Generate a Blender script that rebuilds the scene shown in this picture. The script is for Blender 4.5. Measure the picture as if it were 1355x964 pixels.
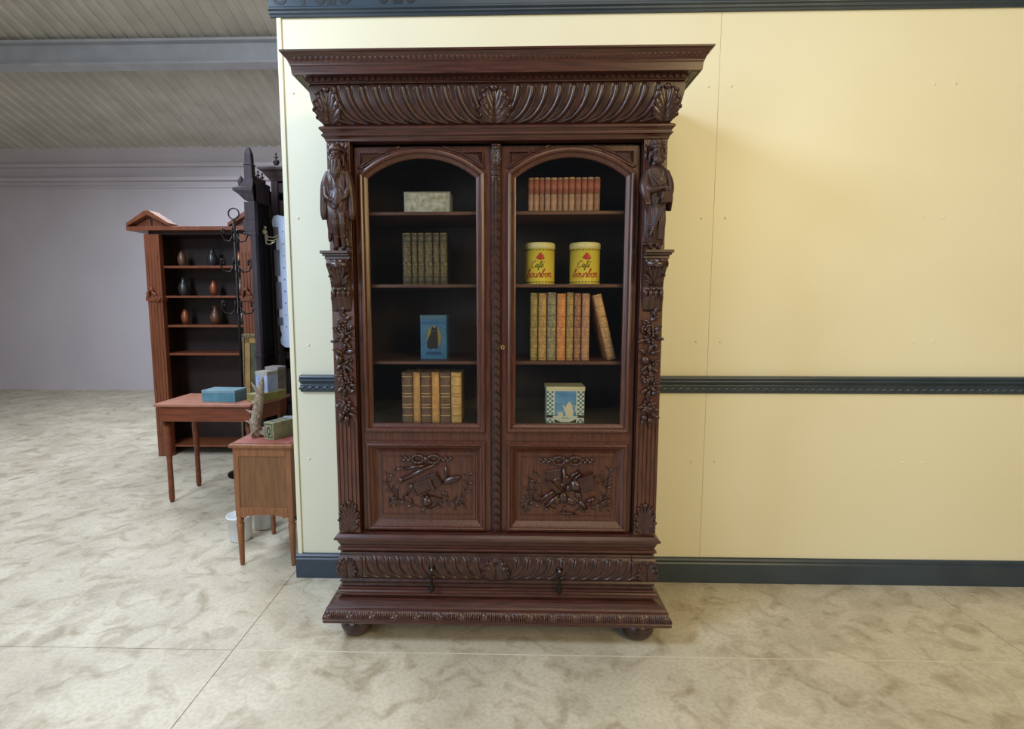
import bpy, bmesh, math, random
import numpy as np
from mathutils import Vector, Matrix, Euler
PI = math.pi
S = bpy.context.scene
for o in list(bpy.data.objects): bpy.data.objects.remove(o)
C = bpy.data.collections.new('place'); S.collection.children.link(C)
rnd = random.Random(7)

# ------------------------------------------------------------------ camera
F, YAW, PITCH, ROLL, DIST, EYE = 700.18, -0.0258, 0.1043, -0.0007, 2.7337, 1.5
cy_, sy_ = math.cos(YAW), math.sin(YAW); cp_, sp_ = math.cos(PITCH), math.sin(PITCH)
fw = Vector((sy_*cp_, cy_*cp_, -sp_)); rt = Vector((cy_, -sy_, 0)); up = rt.cross(fw)
rr = rt*math.cos(ROLL) + up*math.sin(ROLL); uu = up*math.cos(ROLL) - rt*math.sin(ROLL)
cam_d = bpy.data.cameras.new('camera'); cam = bpy.data.objects.new('camera', cam_d); C.objects.link(cam)
m3 = Matrix((rr, uu, -fw)).transposed()
cam.matrix_world = Matrix.Translation((0, -DIST, EYE)) @ m3.to_4x4()
cam_d.sensor_fit = 'HORIZONTAL'; cam_d.sensor_width = 36.0
cam_d.lens = F/1355*36.0
cam_d.shift_x = (677.5-656)/1355; cam_d.shift_y = -(482-471)/1355
cam_d.clip_start = 0.05; cam_d.clip_end = 100
S.camera = cam

# ------------------------------------------------------------------ light
S.view_settings.view_transform = 'Standard'; S.view_settings.look = 'None'
S.view_settings.gamma = 1.0; S.view_settings.use_curve_mapping = False
S.view_settings.exposure = 0.03
w = bpy.data.worlds.new('world'); S.world = w; w.use_nodes = True
w.node_tree.nodes['Background'].inputs[0].default_value = (0.80, 0.88, 1.0, 1)
w.node_tree.nodes['Background'].inputs[1].default_value = 0.10
def area(name, loc, target, size, power, col, sy=None):
    d = bpy.data.lights.new(name, 'AREA'); d.energy = power; d.color = col; d.size = size
    if sy: d.shape = 'RECTANGLE'; d.size_y = sy
    o = bpy.data.objects.new(name, d); C.objects.link(o); o.location = loc
    o.rotation_euler = (Vector(target)-Vector(loc)).to_track_quat('-Z', 'Y').to_euler()
    return o
area('daylight_opening', (-3.1, -2.4, 3.9), (-0.3, 0, 1.4), 1.1, 150, (0.64, 0.80, 1.0))
area('front_fill', (-3.0, -4.6, 2.1), (0, 0, 1.3), 1.7, 66, (0.74, 0.88, 1.0))  # added fill lamp that brightens the shelf contents, no real source behind it
area('warm_hall_lamps', (2.9, -4.3, 2.8), (0.2, 0, 1.3), 2.0, 116, (1.0, 0.78, 0.37))
area('overhead_lamps', (0.6, -2.9, 4.8), (0.3, -.3, 0.6), 2.4, 40, (1.0, 0.86, 0.60))
area('skylight_back_hall', (-3.6, 3.2, 4.2), (-3.2, 2.6, 0), 2.6, 180, (0.80, 0.89, 1.0))
area('skylight_front_hall', (-3.4, 0.2, 4.2), (-2.6, 0.6, 0), 1.6, 70, (0.82, 0.90, 1.0))

# ------------------------------------------------------------------ materials
def lin(c):
    if isinstance(c, str):
        c = tuple(int(c[i:i+2], 16)/255 for i in (0, 2, 4))
    return tuple((x/12.92 if x <= 0.04045 else ((x+0.055)/1.055)**2.4) for x in c)
def mat(name, a, b=None, rough=0.5, metal=0.0, scale=8.0, stretch=(1, 1, 1), bump=0.0, detail=4.0, spec=0.5, lo=0.35, hi=0.65, coat=0.0, bscale=None):
    m = bpy.data.materials.new(name); m.use_nodes = True; nt = m.node_tree; N = nt.nodes; L = nt.links
    p = N['Principled BSDF']; p.inputs['Roughness'].default_value = rough; p.inputs['Metallic'].default_value = metal
    p.inputs['Specular IOR Level'].default_value = spec
    if coat: p.inputs['Coat Weight'].default_value = coat; p.inputs['Coat Roughness'].default_value = 0.25
    ca = lin(a); cb = lin(b) if b else tuple(x*0.88 for x in ca)
    tc = N.new('ShaderNodeTexCoord'); mp = N.new('ShaderNodeMapping'); mp.inputs['Scale'].default_value = stretch
    L.new(tc.outputs['Object'], mp.inputs[0])
    no = N.new('ShaderNodeTexNoise'); no.inputs['Scale'].default_value = scale; no.inputs['Detail'].default_value = detail
    L.new(mp.outputs[0], no.inputs[0])
    cr = N.new('ShaderNodeValToRGB'); cr.color_ramp.elements[0].position = lo; cr.color_ramp.elements[1].position = hi
    cr.color_ramp.elements[0].color = (*ca, 1); cr.color_ramp.elements[1].color = (*cb, 1)
    L.new(no.outputs[0], cr.inputs[0]); L.new(cr.outputs[0], p.inputs['Base Color'])
    if bump:
        bp = N.new('ShaderNodeBump'); bp.inputs['Strength'].default_value = bump; bp.inputs['Distance'].default_value = 0.004
        src = no
        if bscale:
            src = N.new('ShaderNodeTexNoise'); src.inputs['Scale'].default_value = bscale; src.inputs['Detail'].default_value = 3
            L.new(mp.outputs[0], src.inputs[0])
        L.new(src.outputs[0], bp.inputs['Height']); L.new(bp.outputs[0], p.inputs['Normal'])
    return m
M = {}
M['oak_v'] = mat('dark_oak_vertical', '583124', '3b1d17', 0.32, scale=26, stretch=(6, 6, .35), bump=.12, detail=6, coat=.25)
M['oak_h'] = mat('dark_oak_horizontal', '4c2a22', '341916', 0.31, scale=26, stretch=(.35, 6, 6), bump=.12, detail=6, coat=.25)
M['carved'] = mat('carved_dark_oak', '3f221d', '2a1514', 0.33, scale=30, bump=.08, coat=.25)
M['figure'] = mat('carved_figure_oak', '40231e', '2c1715', 0.42, scale=30, bump=.05)
M['inside'] = mat('cabinet_inside', '33201a', '241612', 0.6, scale=22, stretch=(1, 1, .2))
M['soffit'] = mat('soffit_painted_light', '7d7a66', '6a6656', 0.7, scale=20)  # pale tone paints in the light caught by the cornice soffit
M['shelf'] = mat('shelf_oak', '7a5344', '604034', 0.4, scale=24, stretch=(.3, 4, 4))
M['iron'] = mat('black_iron', '1a1614', '251f1c', 0.4, .6, scale=40)
M['brass'] = mat('old_brass', 'b89a66', '8b6f42', 0.3, .9, scale=40)
M['wall'] = mat('pale_yellow_paint', 'e3dec6', 'e0dac0', 0.42, scale=1.2, bump=.02, bscale=60)
M['bead'] = mat('cream_trim_paint', 'e6e0c4', 'e2dcbe', 0.4, scale=3)
M['navy'] = mat('dark_blue_grey_paint', '2f3b48', '35424f', 0.32, scale=6, bump=.03)
M['navyd'] = mat('dark_blue_letters', '10151c', '14171d', 0.5)
M['concrete'] = mat('x', 'aaa')if 0 else None
M['roof'] = mat('grey_sheet', 'cbc6bd', 'bcb7ae', 0.55, scale=3)
M['beam'] = mat('beam_grey_paint', 'bcc0c8', 'b0b4bc', 0.5, scale=4)
M['farwall'] = mat('lilac_white_paint', 'd2c9cf', 'cbc2c9', 0.7, scale=1)
M['white'] = mat('white_plastic', 'e2e4e8', 'd8dade', 0.35, scale=5)

def glass_mat():
    m = bpy.data.materials.new('window_glass'); m.use_nodes = True; nt = m.node_tree; N = nt.nodes; L = nt.links
    N.remove(N['Principled BSDF'])
    t = N.new('ShaderNodeBsdfTransparent'); t.inputs[0].default_value = (.975, .985, .98, 1)
    g = N.new('ShaderNodeBsdfGlossy'); g.inputs['Roughness'].default_value = .0
    f = N.new('ShaderNodeFresnel'); f.inputs[0].default_value = 1.4
    tc = N.new('ShaderNodeTexCoord'); no = N.new('ShaderNodeTexNoise'); no.inputs['Scale'].default_value = 5; no.inputs['Detail'].default_value = 1
    bp = N.new('ShaderNodeBump'); bp.inputs['Strength'].default_value = .12; bp.inputs['Distance'].default_value = .02
    L.new(tc.outputs['Object'], no.inputs[0]); L.new(no.outputs[0], bp.inputs['Height']); L.new(bp.outputs[0], g.inputs['Normal'])
    mx = N.new('ShaderNodeMixShader'); L.new(f.outputs[0], mx.inputs[0]); L.new(t.outputs[0], mx.inputs[1]); L.new(g.outputs[0], mx.inputs[2])
    L.new(mx.outputs[0], N['Material Output'].inputs[0]); return m
M['glass'] = glass_mat()

def concrete():
    m = bpy.data.materials.new('worn_concrete'); m.use_nodes = True; nt = m.node_tree; N = nt.nodes; L = nt.links
    p = N['Principled BSDF']; p.inputs['Roughness'].default_value = .5
    tc = N.new('ShaderNodeTexCoord')
    def noise(s, d, di=0):
        n = N.new('ShaderNodeTexNoise'); n.inputs['Scale'].default_value = s; n.inputs['Detail'].default_value = d
        n.inputs['Distortion'].default_value = di; L.new(tc.outputs['Object'], n.inputs[0]); return n
    def ramp(src, p0, c0, p1, c1):
        r = N.new('ShaderNodeValToRGB'); e = r.color_ramp.elements; e[0].position = p0; e[1].position = p1
        e[0].color = (*lin(c0), 1); e[1].color = (*lin(c1), 1); L.new(src.outputs[0], r.inputs[0]); return r
    n1 = noise(2.6, 8, .6); r1 = ramp(n1, .35, 'bab09d', .65, 'd0c7b4')
    n2 = noise(7, 12, 1.2); r2 = ramp(n2, .28, 'c2b8a8', .52, 'ffffff')
    mx = N.new('ShaderNodeMix'); mx.data_type = 'RGBA'; mx.blend_type = 'MULTIPLY'; mx.inputs['Factor'].default_value = .75
    L.new(r1.outputs[0], mx.inputs['A']); L.new(r2.outputs[0], mx.inputs['B'])
    n3 = noise(60, 3); r3 = ramp(n3, .3, 'e8e5df', .6, 'ffffff')
    m2 = N.new('ShaderNodeMix'); m2.data_type = 'RGBA'; m2.blend_type = 'MULTIPLY'; m2.inputs['Factor'].default_value = .8
    L.new(mx.outputs['Result'], m2.inputs['A']); L.new(r3.outputs[0], m2.inputs['B']); L.new(m2.outputs['Result'], p.inputs['Base Color'])
    bp = N.new('ShaderNodeBump'); bp.inputs['Strength'].default_value = .03; bp.inputs['Distance'].default_value = .002
    L.new(n2.outputs[0], bp.inputs['Height']); L.new(bp.outputs[0], p.inputs['Normal'])
    return m
M['concrete'] = concrete()

# ------------------------------------------------------------------ mesh helpers
class MB:
    def __init__(s): s.v = []; s.f = []; s.sm = []
    def add(s, vs, fs, smooth=True):
        k = len(s.v); s.v += [tuple(a) for a in vs]; s.f += [tuple(i+k for i in f) for f in fs]; s.sm += [smooth]*len(fs); return s
    def box(s, x0, x1, y0, y1, z0, z1, rot=None, piv=None):
        vs = [Vector((x, y, z)) for x in (x0, x1) for y in (y0, y1) for z in (z0, z1)]
        if rot is not None:
            pv = Vector(piv if piv else ((x0+x1)/2, (y0+y1)/2, (z0+z1)/2)); R = Euler(rot).to_matrix()
            vs = [pv + R @ (a-pv) for a in vs]
        return s.add(vs, [(0, 1, 3, 2), (4, 6, 7, 5), (0, 4, 5, 1), (2, 3, 7, 6), (0, 2, 6, 4), (1, 5, 7, 3)], False)
    def grid(s, P, smooth=True, closed_u=False):
        nu, nv = len(P), len(P[0]); vs = [p for r in P for p in r]; fs = []
        for i in range(nu if closed_u else nu-1):
            for j in range(nv-1):
                a = i*nv+j; b = ((i+1) % nu)*nv+j; fs.append((a, b, b+1, a+1))
        return s.add(vs, fs, smooth)
    def loft(s, rings, caps=True, smooth=True):
        n = len(rings[0]); vs = [p for r in rings for p in r]; fs = []
        for i in range(len(rings)-1):
            for j in range(n):
                a = i*n+j; b = i*n+(j+1) % n; fs.append((a, b, b+n, a+n))
        if caps: fs.append(tuple(range(n-1, -1, -1))); fs.append(tuple(range((len(rings)-1)*n, len(rings)*n)))
        return s.add(vs, fs, smooth)
    def lathe(s, prof, c=(0, 0, 0), n=24, sx=1, sy=1):
        return s.loft([[(c[0]+r*sx*math.cos(2*PI*k/n), c[1]+r*sy*math.sin(2*PI*k/n), c[2]+z) for k in range(n)] for r, z in prof])
    def tube(s, pts, r, n=8):
        pts = [Vector(p) for p in pts]; rs = r if isinstance(r, (list, tuple)) else [r]*len(pts); rings = []
        nrm = None
        for i, p in enumerate(pts):
            d = (pts[min(i+1, len(pts)-1)]-pts[max(i-1, 0)]).normalized()
            if nrm is None:
                nrm = d.cross(Vector((0, 0, 1)) if abs(d.z) < .9 else Vector((0, 1, 0))).normalized()
            else:
                nrm = (nrm - d*nrm.dot(d)).normalized()
            b = d.cross(nrm)
            rings.append([p + (nrm*math.cos(2*PI*k/n)+b*math.sin(2*PI*k/n))*rs[i] for k in range(n)])
        return s.loft(rings)
    def blob(s, c, d, nrm, L, W, T, n=10, m=7, pt=1.0, curl=0):
        """leaf / teardrop ellipsoid: long axis d, flat normal nrm"""
        c = Vector(c); d = Vector(d).normalized(); nrm = Vector(nrm); nrm = (nrm-d*nrm.dot(d)).normalized(); q = d.cross(nrm)
        rings = []
        for i in range(m+1):
            t = i/m; a = t*PI; rad = max(math.sin(a), .02)**pt * (1-.35*math.cos(a)*(pt != 1.0)*-1 if 0 else 1)
            cc = c - d*(math.cos(a)*L/2) + nrm*(curl*(t**2))
            rings.append([cc + q*(rad*W/2*math.cos(2*PI*k/n)) + nrm*(rad*T/2*math.sin(2*PI*k/n)) for k in range(n)])
        return s.loft(rings)
    def sphere(s, c, r, n=10, m=6, sz=1): return s.blob(c, (0, 0, 1), (0, -1, 0), 2*r*sz, 2*r, 2*r, n, m)
    def build(s, name, material, parent=None, bevel=0, label=None, remesh=0, solid=0):
        me = bpy.data.meshes.new(name); me.from_pydata(s.v, [], s.f)
        bm = bmesh.new(); bm.from_mesh(me)
        for f, sm in zip(bm.faces, s.sm): f.smooth = sm
        bmesh.ops.recalc_face_normals(bm, faces=bm.faces[:]); bm.to_mesh(me); bm.free()
        me.materials.append(material); o = bpy.data.objects.new(name, me); C.objects.link(o)
        if parent: o.parent = parent
        if bevel:
            b = o.modifiers.new('bevel', 'BEVEL'); b.width = bevel; b.segments = 2; b.limit_method = 'ANGLE'; b.angle_limit = 0.9
        if solid:
            b = o.modifiers.new('solid', 'SOLIDIFY'); b.thickness = solid
        if remesh:
            b = o.modifiers.new('remesh', 'REMESH'); b.mode = 'VOXEL'; b.voxel_size = remesh; b.use_smooth_shade = True
            b = o.modifiers.new('smooth', 'SMOOTH'); b.factor = .5; b.iterations = 1
        if label: o['label'] = label
        return o
def thing(name, label, cat, loc=(0, 0, 0), rz=0, group=None):
    o = bpy.data.objects.new(name, None); C.objects.link(o); o.location = loc; o.rotation_euler = (0, 0, rz)
    o.empty_display_size = .1
    o['label'] = label; o['category'] = cat
    if group: o['group'] = group
    return o
def tag(o, label, cat, group=None, loc=None):
    o['label'] = label; o['category'] = cat
    if group: o['group'] = group
    if loc: o.location = loc
    return o
def struct(o, label=None):
    o['kind'] = 'structure'
    if label: o['label'] = label
    return o
def lerp(a, b, t): return a+(b-a)*t
def interp(prof, t):
    """point along a polyline of (a,b) by index parameter t 0..1"""
    k = t*(len(prof)-1); i = min(int(k), len(prof)-2); f = k-i
    return lerp(prof[i][0], prof[i+1][0], f), lerp(prof[i][1], prof[i+1][1], f)

# ------------------------------------------------------------------ room
XE = -1.146                                   # free end of the partition wall
def floor():
    mb = MB(); g = .004
    xs = [-14, -4.2, XE-.045, 2.2, 9]; ys = [-6, -3.4, -.62, 6.3]
    for i in range(4):
        for j in range(3):
            mb.box(xs[i]+g/2, xs[i+1]-g/2, ys[j]+g/2, ys[j+1]-g/2, -.1, 0)
    mb.box(-14, 9, -6, 6.3, -.14, -.0035)
    struct(mb.build('floor', M['concrete']), 'worn beige concrete floor with saw cut joints')
    j = MB(); j.box(XE-.043, 9, -.6225, -.6175, -.0034, .0006)
    o = j.build('trim_1', mat('pale_joint_filler', 'd6cdb9', 'c9bfaa', .6, scale=14)); struct(o, 'pale filled joint line across the concrete floor')
floor()
def wall():
    WH = 3.3
    root = MB()
    edges = [XE, 1.02, 3.18, 5.2]
    for a, b in zip(edges, edges[1:]):
        root.box(a+.0008, b-.0008, 0, .1, 0, WH)
    root.box(XE+.004, 5.2, .004, .096, 0, WH)
    wl = struct(root.build('wall_back', M['wall']), 'pale yellow panelled partition wall')
    sc = MB()
    for x, z in ((-1.08, 2.53), (-1.08, 1.92), (-1.05, 1.27), (-1.07, .66), (.97, 2.54), (.96, 1.91), (.96, 1.29), (.96, .66), (1.08, 2.54), (1.08, 1.91), (1.08, 1.29), (1.08, .66),
                 (2.05, 2.54), (2.05, 1.91), (2.05, 1.29), (2.05, .66), (2.15, 2.54), (2.15, 1.91), (2.15, 1.29), (2.15, .66)):
        b = MB(); b.lathe([(.0, -.003), (.006, -.0025), (.0068, 0), (.0068, .002)], n=12)
        b.v = [(x+v[0], v[2], z+v[1]) for v in b.v]
        b.build('screw_cap', M['bead'], wl)
    t = MB(); t.box(XE-.002, XE+.022, -.008, .102, .13, 2.9); struct(t.build('trim_2', M['bead'], bevel=.003), 'cream bead strip at the free end of the wall')
    # chair rail
    def rail(name, prof, x0, x1, lab, carved=None):
        mb = MB(); ring = lambda x: [(x, -p[0], p[1]) for p in prof]
        mb.loft([ring(x0), ring(x1)], smooth=False); o = mb.build(name, M['navy'], bevel=.0015); struct(o, lab); return o
    rail('trim_3', [(-.0, 1.025), (.012, 1.025), (.018, 1.032), (.02, 1.062), (.016, 1.068), (.022, 1.076), (.036, 1.084), (.036, 1.092), (.028, 1.096), (.034, 1.104), (.03, 1.113), (0, 1.115)], XE+.05, 5.2, 'dark blue chair rail with leaf carving')
    c = MB(); x = XE+.06
    while x < 3.6:
        c.blob((x, -.019, 1.047), (1, 0, .35), (0, -1, 0), .040, .016, .010); c.blob((x+.02, -.019, 1.040), (1, 0, -.4), (0, -1, 0), .026, .009, .008)
        x += .040
    o = c.build('trim_4', M['navy']); struct(o, 'running leaf carving on the chair rail')
    rail('baseboard_back', [(0, .0), (.020, .0), (.020, .105), (.015, .112), (.018, .124), (.012, .132), (.004, .136), (0, .136)], XE-.012, 5.2, 'dark blue baseboard')
    rail('trim_5', [(0, 2.880), (.012, 2.880), (.016, 2.889), (.024, 2.894), (.024, 2.902), (.034, 2.908), (.034, 2.916), (.026, 2.922), (.024, 3.2), (0, 3.2)], XE-.03, 5.2, 'dark blue fascia board along the top of the wall')
    # bottoms of dark painted letters on the fascia
    L = MB()
    def arc(cx, r, th=.016):
        for k in range(16):
            a0, a1 = PI+PI*k/16, PI+PI*(k+1)/16
            p = [(cx+q*math.cos(a), -.028, 2.929+r+q*math.sin(a)) for a in (a0, a1) for q in (r-th, r)]
            p2 = [(x_, -.020, z_) for x_, y_, z_ in p]; L.add(p+p2, [(0, 1, 3, 2), (4, 6, 7, 5), (0, 4, 5, 1), (2, 3, 7, 6), (0, 2, 6, 4), (1, 5, 7, 3)], False)
    def stem(x, wd=.02): L.box(x-wd/2, x+wd/2, -.028, -.020, 2.929, 3.08)
    K = 0.00392
    for px, kind in ((371, .036), (400, 0), (421, .03), (432.5, 0), (438.5, 0), (452, .032), (500, .022), (515, 0), (521, 0), (534, .022)):
        X = -1.146 + (px-364)*K
        if kind: arc(X, kind)
        else: stem(X)
    struct(L.build('trim_6', M['navyd']), 'bottoms of dark letters painted on the fascia')
wall()
def hall():
    # far wall, its mouldings, sloping sheet roof and beam of the hall beyond the partition
    mb = MB(); mb.box(-14, 9, 6.0, 6.2, 0, 4.2); struct(mb.build('wall_far', M['farwall']), 'lilac white far wall of the hall')
    for k, (z0, z1, d) in enumerate(((3.66, 3.72, .06), (3.44, 3.50, .07), (3.33, 3.36, .03))):
        mb = MB(); mb.box(-14, 9, 6.0-d, 6.0, z0, z1); struct(mb.build('trim_%d' % (7+k), M['farwall'], bevel=.01), 'moulding along the far wall')
    mb = MB(); P = []; x = -14; prof = []
    while x < 9:
        prof += [(x, 0), (x+.03, .025), (x+.06, .025), (x+.09, 0)]; x += .16
    P = [[(a, y, 3.99+.35*(6.0-y)+b) for a, b in prof] for y in (6.1, -1.0)]
    mb.grid(P, smooth=False); struct(mb.build('ceiling', M['roof'], solid=.02), 'grey ribbed sheet roof sloping to the far wall')
    b = MB(); zr = 4.66
    b.box(-14, 9, 3.9, 4.1, zr-.04, zr-.01); b.box(-14, 9, 3.99, 4.01, zr-.29, zr-.03); b.box(-14, 9, 3.9, 4.1, zr-.30, zr-.28)
    struct(b.build('trim_10', M['beam']), 'grey steel roof beam')
hall()

# ------------------------------------------------------------------ the bookcase (own coordinates: x from its centre, back to the wall)
BX = -.0564
CAB = thing('bookcase', 'tall carved dark oak bookcase with two arched glass doors against the yellow wall', 'bookcase', (BX, 0, 0))
W0, D0 = .689, .521
def wrap(prof, name, material, parent=CAB, yb=-.045, disp=None, nx=2, smooth=False, front=True, sides=True, xa=None, xb=None, closed=True, bevel=0):
    """sweep a (offset, z) profile round the left side, the front and the right side, or only along part of the front"""
    mb = MB(); pf = list(prof)
    if xa is not None:
        P = []
        for i in range(nx+1):
            t = i/nx; row = []
            for j, (o, z) in enumerate(pf):
                a = -(W0+o) if xa == 'L' else xa; b = (W0+o) if xb == 'R' else xb
                x = lerp(a, b, t); y = -(D0+o)
                if disp:
                    dd = disp(x, z, j/(len(pf)-1)); y -= dd[0]; z += dd[1]
                row.append((x, y, z))
            P.append(row)
        P2 = P
        mb.grid(P2, smooth)
        if xa == 'L': mb.grid([[(-(W0+o), yb, z) for o, z in pf], [(-(W0+o), -(D0+o), z) for o, z in pf]], smooth)
        if xb == 'R': mb.grid([[((W0+o), -(D0+o), z) for o, z in pf], [((W0+o), yb, z) for o, z in pf]], smooth)
        for row in ((P[0],) if xa != 'L' else ()) + ((P[-1],) if xb != 'R' else ()):
            r = list(row) + [(row[-1][0], -D0+.05, row[-1][2]), (row[0][0], -D0+.05, row[0][2])]
            mb.add(r, [tuple(range(len(r)))], False)
        return mb.build(name, material, parent, bevel=bevel)
    def path(o): return [(-(W0+o), yb), (-(W0+o), -(D0+o)), (W0+o, -(D0+o)), (W0+o, yb)]
    rows = []
    k = 0
    P = [[(path(o)[i][0], path(o)[i][1], z) for o, z in pf] for i in range(4)]
    mb.grid(P[:2], smooth); mb.grid(P[2:], smooth)
    if disp:
        G = []
        for i in range(nx+1):
            t = i/nx; row = []
            for j, (o, z) in enumerate(pf):
                x = lerp(-(W0+o), W0+o, t); dd = disp(x, z, j/(len(pf)-1)); row.append((x, -(D0+o)-dd[0], z+dd[1]))
            G.append(row)
        mb.grid(G, nx > 1000)
    else: mb.grid(P[1:3], smooth)
    if closed:
        o, z = pf[0]; q = path(o); mb.add([(a, b, z) for a, b in q], [(0, 1, 2, 3)], False)
        o, z = pf[-1]; q = path(o); mb.add([(a, b, z) for a, b in q], [(0, 1, 2, 3)], False)
    return mb.build(name, material, parent, bevel=bevel)

def gadroon(pitch, sweep, wid, h, ztop, zbot, xlim, xc=.075, lead=.12):
    """curved ribs that start upright at the top and lean towards the centre at the bottom"""
    def f(x, z, t):
        ax = abs(x); u = (ztop-z)/(ztop-zbot); u = min(max(u, 0), 1)
        if ax > xlim or ax < xc: return (0, 0)
        s = sweep*(1-math.sqrt(max(0, 1-u**2.0))) if u < .985 else sweep*.83
        slope = sweep*u/math.sqrt(max(.03, 1-u*u))/(ztop-zbot)
        ph = (ax+s-xc)/pitch; k = math.floor(ph); d = (ph-k-.5)*pitch/math.sqrt(1+slope*slope)
        ww = wid*(1-.35*u)
        e = 1-(d/ww)**2
        r = h*math.sqrt(e) if e > 0 else 0
        if u < lead: r *= math.sqrt(max(0, 1-((lead-u)/lead)**2))
        if u > .93: r *= (1-u)/.07
        # shallow flute beside each rib
        g = -h*.35*math.exp(-((abs(d)-ww*1.25)/(ww*.35))**2)
        return (r+g*min(1, (1-u)*8)*min(1, u*8), 0)
    return f

def acanthus(mb, cx, zt, zb, wd, surf, T=.012, n=3, flip=1, wx=None):
    """fan of curled lobes growing up from zb to zt on the surface y = surf(x, z)"""
    H = zt-zb
    def P(x, z, lift=.0): return Vector((x, surf(x, z)-lift, z))
    def lobe(x0, z0, x1, z1, w_, t_):
        a = P(x0, z0, .002); b = P(x1, z1, .004); mb.blob((a+b)/2, b-a, (0, -1, 0), (b-a).length*1.15, w_, t_, 10, 8)
        mb.blob(P(x1, z1, .004)+Vector((0, 0, -.1*w_)), (x1-x0, -.3, z1-z0), (0, -1, 0), w_*.9, w_*.75, t_*.9, 8, 6)
    mb.blob((P(cx, zb)+P(cx, zt-.01))/2, P(cx, zt-.01)-P(cx, zb), (0, -1, 0), H*.95, wd*.24, T*1.3, 10, 8)
    mb.blob(P(cx, zt-.014, .006), (0, 0, 1), (0, -1, 0), wd*.20, wd*.26, T*1.1, 10, 6)
    for k in range(n):
        f = (k+.6)/n
        for s in (-1, 1):
            z0 = zb+H*.05+H*.45*f; x0 = cx+s*wd*.06
            spread = wd*.5*(1.0-.45*(f**2)); z1 = zb+H*(.30+.62*f)
            lobe(x0, z0*.6+zb*.4, cx+s*spread, z1-.004, wd*.27, T*1.2)
            lobe(x0, z0, cx+s*spread*.62, z1+.006 if z1+.006 < zt else zt-.002, wd*.18, T*.9)
    for s in (-1, 1):
        lobe(cx+s*wd*.05, zb+.004, cx+s*wd*.42, zb+H*.20, wd*.24, T)
        lobe(cx+s*wd*.16, zb+.004, cx+s*wd*.20, zb+H*.36, wd*.16, T*1.1)

# carcass
c = MB()
for s in (-1, 1):
    c.box(*sorted((s*.655, s*.677)), -.50, -.045, .23, 2.19)
c.box(-.66, .66, -.057, -.045, .23, 2.19)
c.box(-.66, .66, -.47, -.05, 2.135, 2.16)
c.box(-.66, .66, -.46, -.05, .935, .955)
c.box(-.66, .66, -.46, -.05, .455, .475)
for s in (-1, 1): c.box(*sorted((s*.588, s*.66)), -.470, -.450, .475, 2.14)
c.box(-.60, .60, -.470, -.455, 2.128, 2.145)
c.box(-.66, .66, -.50, -.05, .20, .22)
c.build('carcass', M['inside'], CAB, bevel=.001)
for z in (1.877, 1.571, 1.238):
    s_ = MB(); s_.box(-.654, .654, -.442, -.058, z-.015, z); s_.build('shelf', M['shelf'], CAB, bevel=.003)

# bun feet
for x in (-.632, .632):
    for y in (-.475, -.13):
        f = MB(); f.lathe([(.030, 0), (.045, .003), (.064, .020), (.074, .045), (.074, .062), (.064, .084), (.050, .094), (.052, .1045)], (x, y, 0), 32)
        f.build('bun_foot', M['carved'], CAB)
# plinth
def torus_orn(x, z, t):
    if z < .124 or z > .157: return (0, 0)
    e = math.sin(PI*(z-.122)/.037)
    p = (x/.098) % 1.0; d = abs(p-.5)*.098
    if d < .012:
        r = .0030*abs(math.cos(5*math.atan2((z-.140), (p-.5)*.098)/2)) + .002
    else:
        q = ((d-.012)/.0093) % 1.0; r = .0065*math.sin(PI*q)**.7
    return (r*max(0, e)**.6, 0)
pp = [(-.06, .205), (-.004, .203), (.002, .197), (.022, .186), (.040, .174), (.046, .167), (.052, .165), (.054, .160), (.0545, .157)]
pp += [(.0545+.010*math.sin(PI/2*k/12), .157-.033*k/12) for k in range(1, 13)]
pp += [(.062, .121), (.064, .118), (.064, .108), (.061, .104), (-.03, .104)]
wrap(pp, 'plinth', M['oak_h'], disp=torus_orn, nx=900, smooth=False)
# base mouldings in three lengths: left block, drawer, right block
gd = gadroon(.0495, .075, .0085, .0065, .383, .284, .60, .062)
bp_ = [(-.05, .398), (-.002, .398), (-.002, .392), (.0, .386)]
bp_ += [(.000+.014*math.sin(PI*(k/52))**.75, .384-.101*k/52) for k in range(53)]
bp_ += [(-.004, .279), (-.004, .275), (.002, .272), (.003, .264), (-.006, .262), (-.006, .247), (-.001, .243), (-.05, .242)]
GX = .587
wrap(bp_, 'drawer_front', M['carved'], xa=-GX, xb=GX, nx=760, disp=gd, smooth=True)
wrap(bp_, 'corner_block', M['carved'], xa='L', xb=-GX-.002, nx=60, disp=gd, smooth=True)
wrap(bp_, 'corner_block', M['carved'], xa=GX+.002, xb='R', nx=60, disp=gd, smooth=True)
wrap([(-.05, .2415), (.004, .2415), (.010, .238), (.006, .230), (.010, .222), (.018, .219), (.018, .212), (.004, .208), (-.05, .2055)], 'base_moulding', M['oak_h'], bevel=.001)
wrap([(-.10, .4865), (-.008, .4865), (.004, .483), (.014, .473), (.019, .469), (.019, .462), (.010, .458), (.005, .448), (.0, .436), (-.004, .430), (-.004, .424), (.006, .421), (.007, .413), (.001, .410), (-.003, .404), (-.05, .3985)], 'waist_moulding', M['oak_h'], bevel=.001)
sfb = lambda x, z: -(D0+.004+.010*math.sin(PI*min(max((.384-z)/.101, 0), 1)))
a = MB(); acanthus(a, 0, .386, .284, .115, sfb, .009, 3); a.build('acanthus_carving', M['carved'], CAB)
for s in (-1, 1):
    a = MB(); acanthus(a, s*.655, .385, .285, .085, sfb, .009, 3); a.build('acanthus_carving', M['carved'], CAB)
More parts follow.
